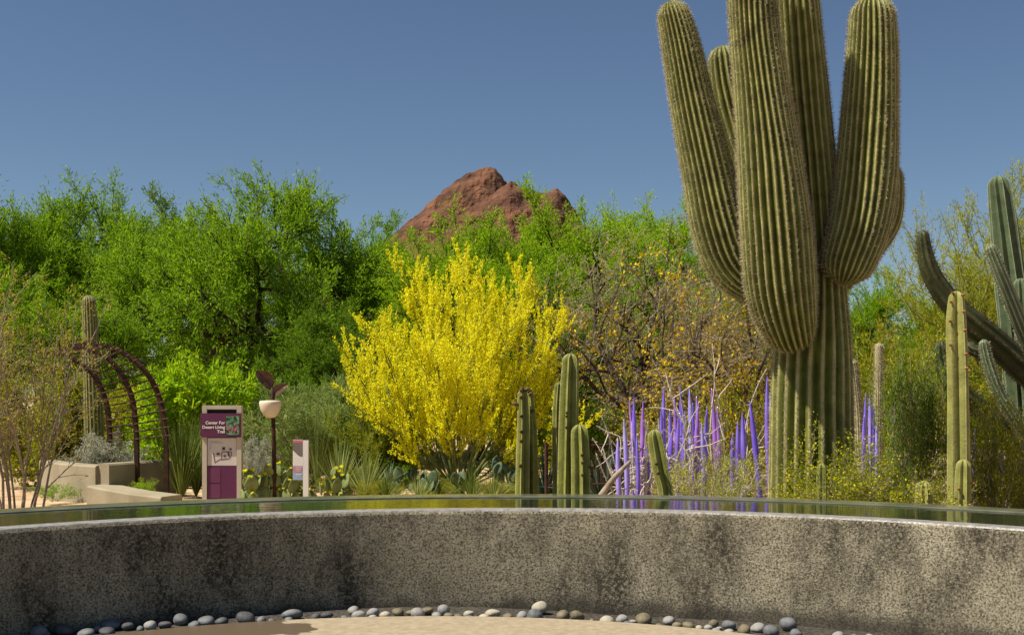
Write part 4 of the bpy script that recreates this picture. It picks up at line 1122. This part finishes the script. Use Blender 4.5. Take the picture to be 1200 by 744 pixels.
def reed_clusters():
    cl = [('at the left end of the bed', 0, 8), ('behind the leaning green cactus', 8, 16), ('in the middle behind the creosote bush', 16, 24), ('left of the great saguaro trunk', 24, 29), ('touching the great saguaro trunk', 29, 31),
          ('by the right woolly cactus', 31, 37), ('before the dark creosote bush', 37, 39), ('in the bush at the right edge', 39, 45)]
    order = ['first', 'second', 'third', 'fourth', 'fifth', 'sixth', 'seventh', 'eighth']
    rng = np.random.default_rng(55)
    for where, a, b in cl:
        grp = sorted(range(a, b), key=lambda q: REEDS[q][0])
        tall = min(grp, key=lambda q: REEDS[q][1])
        for rank, q in enumerate(grp):
            x0, y0, x1, wpx, hue, Y = REEDS[q]
            top = P(x0, y0, Y); h = top[2]
            bx = x1 + (x1 - x0) * 0.3
            base = np.array([X(bx, Y), Y + rng.uniform(-0.05, 0.05), 0.0])
            f = np.linspace(0, 1, 22)
            pts = base[None] + (top - base)[None] * f[:, None]
            bow = np.sin(f * math.pi) * rng.uniform(-0.015, 0.015)
            pts[:, 0] += bow * 1.8
            r = 1.05 * wpx / FPX * Y / 2 * np.interp(f, [0, 0.3, 0.62, 0.8, 0.92, 0.985, 1], [0.72, 0.9, 1.0, 0.85, 0.5, 0.14, 0.05])
            o = MB().tube(pts, r, 10).build('glass_reed', M['reed'][hue], None, base, True)
            o.location = [float(v) for v in base]
            size = 'tallest ' if q == tall else ''
            tag(o, f'{size}{HUE[hue]} pointed glass reed, {order[rank]} from left {where}', 'glass reed', 'purple glass reeds standing in the bed')
reed_clusters()

# ------------------------------------------------------------------ arched trellis
YT = (15.6, 15.0, 14.55)
tr = Thing('arched_trellis', 'rusty steel arched trellis of three curved ribs and thin crossbars', 'trellis', (X(160, 15), 15, 0))
ribs_rows = [[(129, 600), (129, 530), (128, 500), (124, 470), (114, 446), (98, 428), (75, 416), (48, 411)],
             [(160.5, 600), (160.5, 545), (159.5, 505), (155, 468), (143, 440), (124, 418), (98, 408), (68, 409)],
             [(195, 600), (195, 545), (193.5, 505), (187, 468), (174, 440), (154, 420), (128, 406), (100, 403), (78, 407)]]
RIB = []
for rows, Y in zip(ribs_rows, YT):
    pts = np.array([P(px, py, Y) for px, py in rows]); pts[0, 2] = 0
    S, L = spline(pts, 50)
    RIB.append(S)
    # square section steel
    T, N, B = frames(S, (0, -1, 0))
    a, b = 0.032, 0.026
    V = np.stack([S + N * a + B * b, S - N * a + B * b, S - N * a - B * b, S + N * a - B * b], 1).reshape(-1, 3)
    i, j = np.meshgrid(np.arange(49), np.arange(4), indexing='ij'); j2 = (j + 1) % 4
    F = np.stack([i * 4 + j, i * 4 + j2, (i + 1) * 4 + j2, (i + 1) * 4 + j], -1).reshape(-1, 4)
    tr.part('rib', MB().add(V, [F, np.array([[3, 2, 1, 0]]), np.array([[196, 197, 198, 199]])]), M['rust'])
def at_z(S, f):
    k = f * (len(S) - 1); i = min(int(k), len(S) - 2); return S[i] + (S[i + 1] - S[i]) * (k - i)
for f in np.linspace(0.30, 0.90, 17):
    a, b, c = (at_z(R, f) for R in RIB)
    e0 = a + (a - b) * 0.12; e1 = c + (c - b) * 0.22
    tr.part('crossbar', MB().tube(np.array([e0, a, b, c, e1]) + np.array([0.0, -0.03, 0]), 0.0105, 6), M['rustbar'])

# ------------------------------------------------------------------ plaster planter with low bench
def wall_strip(pts, th, h0, h1=None, cap=0.02):
    """upright wall along points on the ground: thickness th, height h0 -> h1"""
    pts = np.asarray(pts, float); n = len(pts)
    h = np.linspace(h0, h0 if h1 is None else h1, n)
    t = norm(np.gradient(pts, axis=0)); nn = np.c_[-t[:, 1], t[:, 0]]
    A, Bq = pts + nn * th / 2, pts - nn * th / 2
    A2, B2 = pts + nn * (th / 2 - cap), pts - nn * (th / 2 - cap)
    z = lambda q, v: np.c_[q, np.broadcast_to(v, n)]
    V = np.stack([z(A, -0.05), z(A, h - cap), z(A2, h), z(B2, h), z(Bq, h - cap), z(Bq, -0.05)], 1).reshape(-1, 3)
    i, j = np.meshgrid(np.arange(n - 1), np.arange(6), indexing='ij'); j2 = (j + 1) % 6
    F = np.stack([i * 6 + j, i * 6 + j2, (i + 1) * 6 + j2, (i + 1) * 6 + j], -1).reshape(-1, 4)
    return V, [F, np.arange(6)[None, ::-1], (np.arange(6) + (n - 1) * 6)[None]]
pl = Thing('planter_wall', 'tan plaster planter wall with a low bench end, on gravel under the trellis', 'wall', (X(120, 14.8), 14.8, 0))
def gp(px, Y): return (X(px, Y), Y)
c1, _ = spline(np.array([gp(56, 16.2) + (0,), gp(72, 15.5) + (0,), gp(96, 15.05) + (0,), gp(121, 14.75) + (0,)]), 24)
pl.part('curved_wall', MB().add(*wall_strip(c1[:, :2], 0.22, Z(541, 15.6), Z(545, 14.75))), M['planter'])
c2 = np.array([gp(121, 14.66), gp(150, 15.0), gp(200, 15.6)])
pl.part('return_wall', MB().add(*wall_strip(c2, 0.2, 0.47)), M['planter'])
c3 = np.array([gp(118, 14.60), gp(140, 14.4), gp(165, 14.22), gp(201, 14.05)])
pl.part('bench', MB().add(*wall_strip(c3, 0.40, 0.22, 0.13)), M['planter'])

# ------------------------------------------------------------------ trail sign
YG = 14.2
def sgn(px): return X(px, YG)
sg = Thing('trail_sign', 'purple and beige trail sign with white lettering and a map', 'sign', (sgn(260), YG, 0))
rz = 0.0
zt = Z(475, YG)
for px in (240.8, 281.2):
    sg.part('post', MB().box((sgn(px), YG, zt / 2), (0.055, 0.10, zt)), M['signpost'])
sg.part('top_rail', MB().box((sgn(261), YG, zt - 0.022), (sgn(278.4) - sgn(243.6) - 0.002, 0.098, 0.044)), M['signpost'])
sg.part('back_panel', MB().box((sgn(261), YG + 0.012, (Z(478, YG)) / 2 + 0.02), (sgn(278.4) - sgn(243.6) - 0.002, 0.03, Z(480, YG) - 0.06)), M['slot'])
hd = sg.part('header_panel', MB().box((sgn(260.5), YG - 0.065, (Z(484, YG) + Z(512, YG)) / 2), (sgn(284) - sgn(237), 0.025, Z(484, YG) - Z(512, YG))), M['purple'])
pc = sg.part('picture', MB().box((sgn(274.5), YG - 0.0795, Z(498, YG)), (0.155, 0.004, 0.225)), M['picture'], parent=hd)
pb = MB(); rq = np.random.default_rng(3)
for k in range(26):
    c = np.array([sgn(274.5) + rq.uniform(-0.055, 0.06), YG - 0.0835, Z(501.5, YG) + rq.uniform(-0.035, 0.03)])
    a = rq.uniform(0, 6.28, 1)[0]; d = np.array([[math.cos(a), 0, math.sin(a)]]); s = np.array([-math.sin(a), 0, math.cos(a)])
    l, w_ = rq.uniform(0.02, 0.035), 0.014
    pb.add(np.array([c, c + d[0] * l * 0.5 + s * w_ / 2, c + d[0] * l, c + d[0] * l * 0.5 - s * w_ / 2]) + np.array([0, -0.0001 * k, 0]), np.array([[0, 1, 2, 3]]))
sg.part('blossom_print', pb, M['pinkpic'], parent=hd)
def text(s, size, loc, mat, parent, root, align='RIGHT', name='lettering', bold=0.0):
    cu = bpy.data.curves.new(name, 'FONT'); cu.body = s; cu.size = size; cu.align_x = align; cu.extrude = 0.0008; cu.offset = bold
    cu.materials.append(mat)
    tmp = bpy.data.objects.new(name, cu)
    me = bpy.data.meshes.new_from_object(tmp); bpy.data.objects.remove(tmp); bpy.data.curves.remove(cu)
    o = bpy.data.objects.new(name, me); COL.objects.link(o); o.parent = parent
    o.location = [float(v) for v in (np.asarray(loc) - root.loc)]; o.rotation_euler = (math.radians(90), 0, 0)
    return o
for s, py in (('Center For', 496.6), ('Desert Living', 501.8), ('Trail', 507.0)):
    text(s, 0.050, (sgn(265.5), YG - 0.0800, Z(py, YG)), M['white'], hd, sg, bold=0.0012)
mp = sg.part('map_panel', MB().box((sgn(261), YG - 0.024, (Z(513, YG) + Z(545, YG)) / 2), (sgn(278) - sgn(244.2), 0.02, Z(513, YG) - Z(545, YG))), M['mapbg'])
def mapstroke(pts, wd=0.010):
    m = MB(); pts = [np.array([sgn(x), YG - 0.0352, Z(y, YG)]) for x, y in pts]
    for a, b in zip(pts[:-1], pts[1:]):
        d = (b - a) / np.linalg.norm(b - a); s = np.array([-d[2], 0, d[0]]) * wd / 2
        a2, b2 = a - d * wd * 0.3, b + d * wd * 0.3
        f = np.array([0, -0.0004 * len(m.v), 0])
        m.add(np.array([a2 - s, b2 - s, b2 + s, a2 + s]) + f, np.array([[0, 1, 2, 3]]))
    return m
sg.part('map_route', mapstroke([(254, 541), (258, 538), (262, 538), (269, 537), (272, 533), (272, 529), (262, 529), (260.5, 531), (260.5, 537)]), M['mapline'], parent=mp)
sg.part('map_route', mapstroke([(251, 531), (253, 542)], 0.012), M['mapline'], parent=mp)
for (x, y, ww, hh) in ((256.5, 531.5, 3.5, 2.6), (263, 525.3, 3.2, 3.4), (271, 526, 2.6, 2.2), (264, 534, 2.2, 2.2), (269, 533, 2.2, 2.6), (268.5, 530.5, 2, 1.8)):
    sg.part('map_symbol', MB().box((sgn(x), YG - 0.0362, Z(y, YG)), (ww / FPX * YG, 0.003, hh / FPX * YG)), M['ink'], parent=mp)
for k, y in enumerate((521.5, 525)):
    sg.part('map_symbol', MB().box((sgn(247.3), YG - 0.0362, Z(y, YG)), (0.012, 0.003, 0.016)), M['bluebar'], parent=mp)
for y, a, b in ((517, 247, 258), (518.5, 247, 262)):
    sg.part('map_symbol', MB().box(((sgn(a) + sgn(b)) / 2, YG - 0.0352, Z(y, YG)), (sgn(b) - sgn(a), 0.0015, 0.004)), M['greybar'], parent=mp)
lw = sg.part('lower_panel', MB().box((sgn(261), YG - 0.024, (Z(545.2, YG) + 0.03) / 2), (sgn(278) - sgn(244.2), 0.02, Z(545.2, YG) - 0.03)), M['purple'])
for (y0, y1) in ((548, 565), (566.5, 583)):
    sg.part('text_block', MB().box((sgn(252), YG - 0.0352, (Z(y0, YG) + Z(y1, YG)) / 2), (0.145, 0.003, Z(y0, YG) - Z(y1, YG))), M['plum'], parent=lw)

# ------------------------------------------------------------------ small info sign on a white post
YI = 14.1
si = Thing('info_sign', 'small white post with a narrow banded information panel, right of the lamp', 'sign', (X(357, YI), YI, 0))
si.part('post', MB().box((X(358.6, YI), YI, Z(516, YI) / 2), (0.062, 0.06, Z(516, YI))), M['white'])
x0, x1 = X(343.6, YI), X(355.2, YI)
pn = si.part('panel', MB().box(((x0 + x1) / 2, YI - 0.01, (Z(515, YI) + Z(562, YI)) / 2), (x1 - x0, 0.03, Z(515, YI) - Z(562, YI))), M['white'])
for (a, b, m) in ((515.3, 518.5, 'pinkbar'), (545.5, 553, 'mauvebar'), (553.4, 561.7, 'bluebar')):
    si.part('band', MB().box(((x0 + x1) / 2, YI - 0.0265, (Z(a, YI) + Z(b, YI)) / 2), (x1 - x0 - 0.002, 0.004, Z(a, YI) - Z(b, YI))), M[m], parent=pn)
pr = [(x0, 518.8), (x1, 518.8), (x1, 534), (x1 - 0.02, 534.8), (x1 - 0.05, 533.5), (x0 + 0.03, 530), (x0, 527)]
pr = np.array([[x, YI - 0.0265, Z(y, YI)] for x, y in pr])
si.part('photo_print', MB().add(pr, np.arange(len(pr))[None, ::-1]), M['greybar'], parent=pn)
for k, y in enumerate((547.5, 549.5, 551.3, 555.5, 557.2)):
    si.part('text_line', MB().box(((x0 + x1) / 2 + 0.012, YI - 0.0295, Z(y, YI)), (0.07 - 0.012 * (k % 3), 0.002, 0.006)), M['white'], parent=pn)

# ------------------------------------------------------------------ path lamp shaped like a seedling
YL = 14.3
lp = Thing('path_lamp', 'path lamp with cream bowl shade and two brown metal leaves on a rusty pole', 'lamp', (X(321, YL), YL, 0))
lp.part('pole', MB().tube(np.array([[X(322, YL), YL, 0], [X(321.2, YL), YL, 0.6], [X(319.5, YL), YL, Z(466, YL)], [X(319, YL), YL, Z(454, YL)]]), [0.026, 0.026, 0.024, 0.016], 10), M['rust'], smooth=True)
R_ = 12.9 / FPX * YL; hb = Z(469.3, YL) - Z(489.6, YL)
prof = [(0.02, 0.0), (R_ * 0.35, 0.015 * hb), (R_ * 0.62, 0.16 * hb), (R_ * 0.86, 0.42 * hb), (R_ * 0.98, 0.72 * hb), (R_, 0.90 * hb), (R_ * 0.93, 0.985 * hb), (R_ * 0.75, hb), (0.03, hb * 1.02)]
lp.part('shade', MB().lathe(prof, (X(317.2, YL), YL - 0.02, Z(489.6, YL)), 28), M['cream'], smooth=True)
def petal(rows, fold, side):
    """a folded metal leaf: midrib points with half widths"""
    V = []
    for (px, py, hw, dy) in rows:
        c = P(px, py, YL + dy); h = hw / FPX * YL
        V += [c + np.array([-h * side[0], -h * fold, -h * side[1]]), c, c + np.array([h * side[0], -h * fold * 0.5, h * side[1]]), c + np.array([0, 0.012, 0])]
    n = len(rows); i = np.arange(n - 1)[:, None] * 4
    F = np.vstack([i + np.array([[0, 1, 5, 4]]), i + np.array([[1, 2, 6, 5]]), i + np.array([[2, 3, 7, 6]]), i + np.array([[3, 0, 4, 7]])])
    return MB().add(np.array(V), F)
lp.part('metal_leaf', petal([(319, 456, 1.5, 0), (317.5, 451, 6, 0), (313.5, 445, 8, 0), (307.5, 439, 7, -0.02), (300, 434.5, 1.0, -0.04)], 0.5, (0.75, 0.66)), M['petal'])
lp.part('metal_leaf', petal([(319.5, 466, 1.5, 0), (321.5, 461, 4.5, 0), (325.5, 456.5, 5.5, 0), (331, 453, 4.5, -0.02), (337.5, 450.5, 0.8, -0.03)], 0.5, (-0.64, 0.77)), M['petal'])

# ------------------------------------------------------------------ wire fence and dead branch behind the organ pipe cactus
YF = 13.0
fn = Thing('wire_fence', 'low rusty wire fence panel behind the organ pipe cactus', 'fence', (X(690, YF), YF, 0))
for px in (640, 690, 736):
    fn.part('post', MB().tube(np.array([[X(px, YF), YF, 0], [X(px, YF), YF, Z(518, YF)]]), 0.017, 8), M['rustbar'])
fn.part('top_rail', MB().tube(np.array([P(638, 523, YF), P(690, 521.5, YF), P(738, 519.5, YF)]), 0.011, 6), M['rust'])
fn.part('bottom_rail', MB().tube(np.array([P(638, 568, YF), P(738, 566, YF)]), 0.012, 6), M['rust'])
wm = MB()
for px in np.arange(642, 736, 3.1):
    wm.tube(np.array([P(px, 569, YF), P(px, 521, YF)]), 0.0028, 4)
fn.part('wire_mesh', wm, M['rustbar'])
rb = np.random.default_rng(8)
o = MB().tube(spline(np.array([P(698, 590, 11.2), P(712, 570, 11.2), P(722, 557, 11.2), P(738, 541, 11.3)]), 12)[0], np.linspace(0.035, 0.018, 12), 8).build('dead_branch', M['greybark'], None, P(698, 590, 11.2), True)
o.location = [float(v) for v in P(698, 590, 11.2)]
tag(o, 'grey dead branch leaning up from the bed left of the purple reeds', 'branch')

# ------------------------------------------------------------------ river stones along the foot of the wall
ST = [(40, 545, 50, 1), (95, 525, 65, 1), (155, 540, 45, 1), (218, 530, 75, 1), (305, 540, 65, 1), (340, 522, 35, 1), (375, 508, 75, 1), (375, 535, 60, 1), (450, 515, 48, 1), (492, 522, 30, 1), (528, 515, 50, 1), (580, 510, 50, 1), (637, 497, 55, 1), (683, 510, 50, 1),
      (725, 497, 65, 1), (780, 497, 50, 1), (865, 495, 72, 1), (920, 497, 40, 1), (958, 497, 26, 1), (1025, 480, 80, 1), (1020, 497, 35, 1), (1078, 494, 24, 1), (1108, 483, 40, 1), (1150, 475, 45, 1)]
ST = [(a / 3, 560 + b / 3, c / 3) for a, b, c, _ in ST]
ST += [(400 + a / 3, 560 + b / 3, c / 3) for a, b, c in [(15, 490, 30), (42, 462, 45), (62, 483, 52), (110, 468, 45), (112, 486, 35), (152, 487, 45), (198, 467, 45), (243, 463, 35), (265, 475, 55), (300, 462, 50), (335, 475, 38), (360, 464, 50), (375, 482, 38), (412, 480, 36), (450, 470, 42), (445, 487, 34),
      (500, 488, 48), (533, 473, 62), (585, 477, 40), (636, 482, 45), (680, 490, 65), (718, 491, 22), (740, 493, 22), (700, 460, 62), (778, 482, 52), (830, 483, 55), (880, 492, 24), (933, 502, 58), (985, 490, 48), (1007, 508, 42), (1026, 494, 30), (1065, 497, 65), (1120, 513, 38), (1153, 497, 48), (1180, 511, 40)]]
ST += [(800 + a / 3, 560 + b / 3, c / 3) for a, b, c in [(20, 515, 50), (60, 517, 30), (92, 518, 38), (110, 505, 40), (128, 515, 24), (162, 515, 55), (160, 537, 45), (118, 533, 35), (215, 532, 50), (265, 522, 58), (368, 518, 70), (312, 540, 62), (400, 542, 48), (440, 551, 34), (492, 552, 30), (545, 547, 45), (600, 556, 40), (660, 558, 46), (720, 563, 40)]]
SEG = [(0, 90, 'at the far left end'), (90, 175, 'below the trellis bench'), (175, 262, 'below the purple sign'), (262, 345, 'below the path lamp'), (345, 425, 'below the yucca'), (425, 490, 'left of the yellow tree'),
       (490, 545, 'below the yellow tree'), (545, 625, 'below the slim organ pipe cactus'), (625, 700, 'below the tall organ pipe cluster'), (700, 765, 'left of the leaning cactus'), (765, 815, 'below the leaning cactus'),
       (815, 860, 'below the creosote bush'), (860, 905, 'left of the great saguaro'), (905, 1200, 'below the great saguaro')]
ORD = ['leftmost', 'second from left', 'third from left', 'fourth from left', 'fifth from left', 'sixth from left', 'seventh from left', 'eighth from left', 'ninth from left', 'tenth from left']
def stone_mesh(seed, a, b, c):
    rng = np.random.default_rng(seed)
    nu, nv = 14, 20
    q = rng.uniform(0, 6.28, 3)
    V = [(0, 0, -1)]
    for i in range(1, nu):
        ph = -math.pi / 2 + math.pi * i / nu
        for j in range(nv):
            t = 2 * math.pi * j / nv
            V.append((math.cos(ph) * math.cos(t), math.cos(ph) * math.sin(t), math.sin(ph)))
    V.append((0, 0, 1)); V = np.array(V)
    k = 1 + 0.07 * np.sin(V[:, 0] * 2.2 + q[0]) + 0.06 * np.sin(V[:, 1] * 2.7 + q[1]) + 0.05 * np.sin(V[:, 2] * 3 + V[:, 0] * 1.7 + q[2])
    V = V * k[:, None] * np.array([a, b, c])
    F4 = [[1 + i * nv + j, 1 + i * nv + (j + 1) % nv, 1 + (i + 1) * nv + (j + 1) % nv, 1 + (i + 1) * nv + j] for i in range(nu - 2) for j in range(nv)]
    F3 = [[0, 1 + (j + 1) % nv, 1 + j] for j in range(nv)] + [[len(V) - 1, 1 + (nu - 2) * nv + j, 1 + (nu - 2) * nv + (j + 1) % nv] for j in range(nv)]
    return MB().add(V, [np.array(F4), np.array(F3)])
def stones():
    rng = np.random.default_rng(12)
    for lo, hi, where in SEG:
        grp = sorted([s for s in ST if lo <= s[0] < hi])
        for rank, (px, py, wpx) in enumerate(grp):
            Y = (HC - 0.03) * FPX / (py - HZ); g = float(gravel_z(X(px, Y))); Y = (HC - 0.03 - g) * FPX / (py - HZ)
            a = wpx / FPX * Y / 2 * 0.93
            c = a * rng.uniform(0.55, 0.85); b = a * rng.uniform(0.7, 1.0)
            p = np.array([X(px, Y), Y])
            v = p - np.array(PC); d = np.linalg.norm(v)
            if d > 4.08 - b: p = np.array(PC) + v / d * (4.08 - b)
            v = p - np.array(fc); d = np.linalg.norm(v)
            if d < fr + b * 0.8: p = np.array(fc) + v / d * (fr + b * 0.8)
            v = p - np.array(PC); d = np.linalg.norm(v)
            if d > 4.095 - b: p = np.array(PC) + v / d * (4.095 - b)
            if px < 420: col = rng.choice(['slate grey', 'slate grey', 'slate grey', 'charcoal', 'pale grey'])  # stones at left get darker colours, the shade there painted in
            else: col = rng.choice(['slate grey', 'pale grey', 'pale grey', 'olive brown', 'olive brown', 'cream'])
            size = 'large' if wpx > 20 else ('small' if wpx < 12 else 'rounded')
            o = stone_mesh(int(rng.integers(9999)), a, b, c).build('river_stone', STONE[str(col)], None, (0, 0, 0), True)
            o.location = (float(p[0]), float(p[1]), float(gravel_z(p[0]) + c * 0.86)); o.rotation_euler = (rng.uniform(-0.25, 0.25), rng.uniform(-0.3, 0.3), rng.uniform(-0.5, 0.5))
            tag(o, f'{size} {col} stone, {ORD[rank]} {where}', 'stone', 'river stones along the foot of the pool wall')
stones()

for l, n in LABELS.items():
    if len(n) > 1: print('SHARED LABEL', l, n)
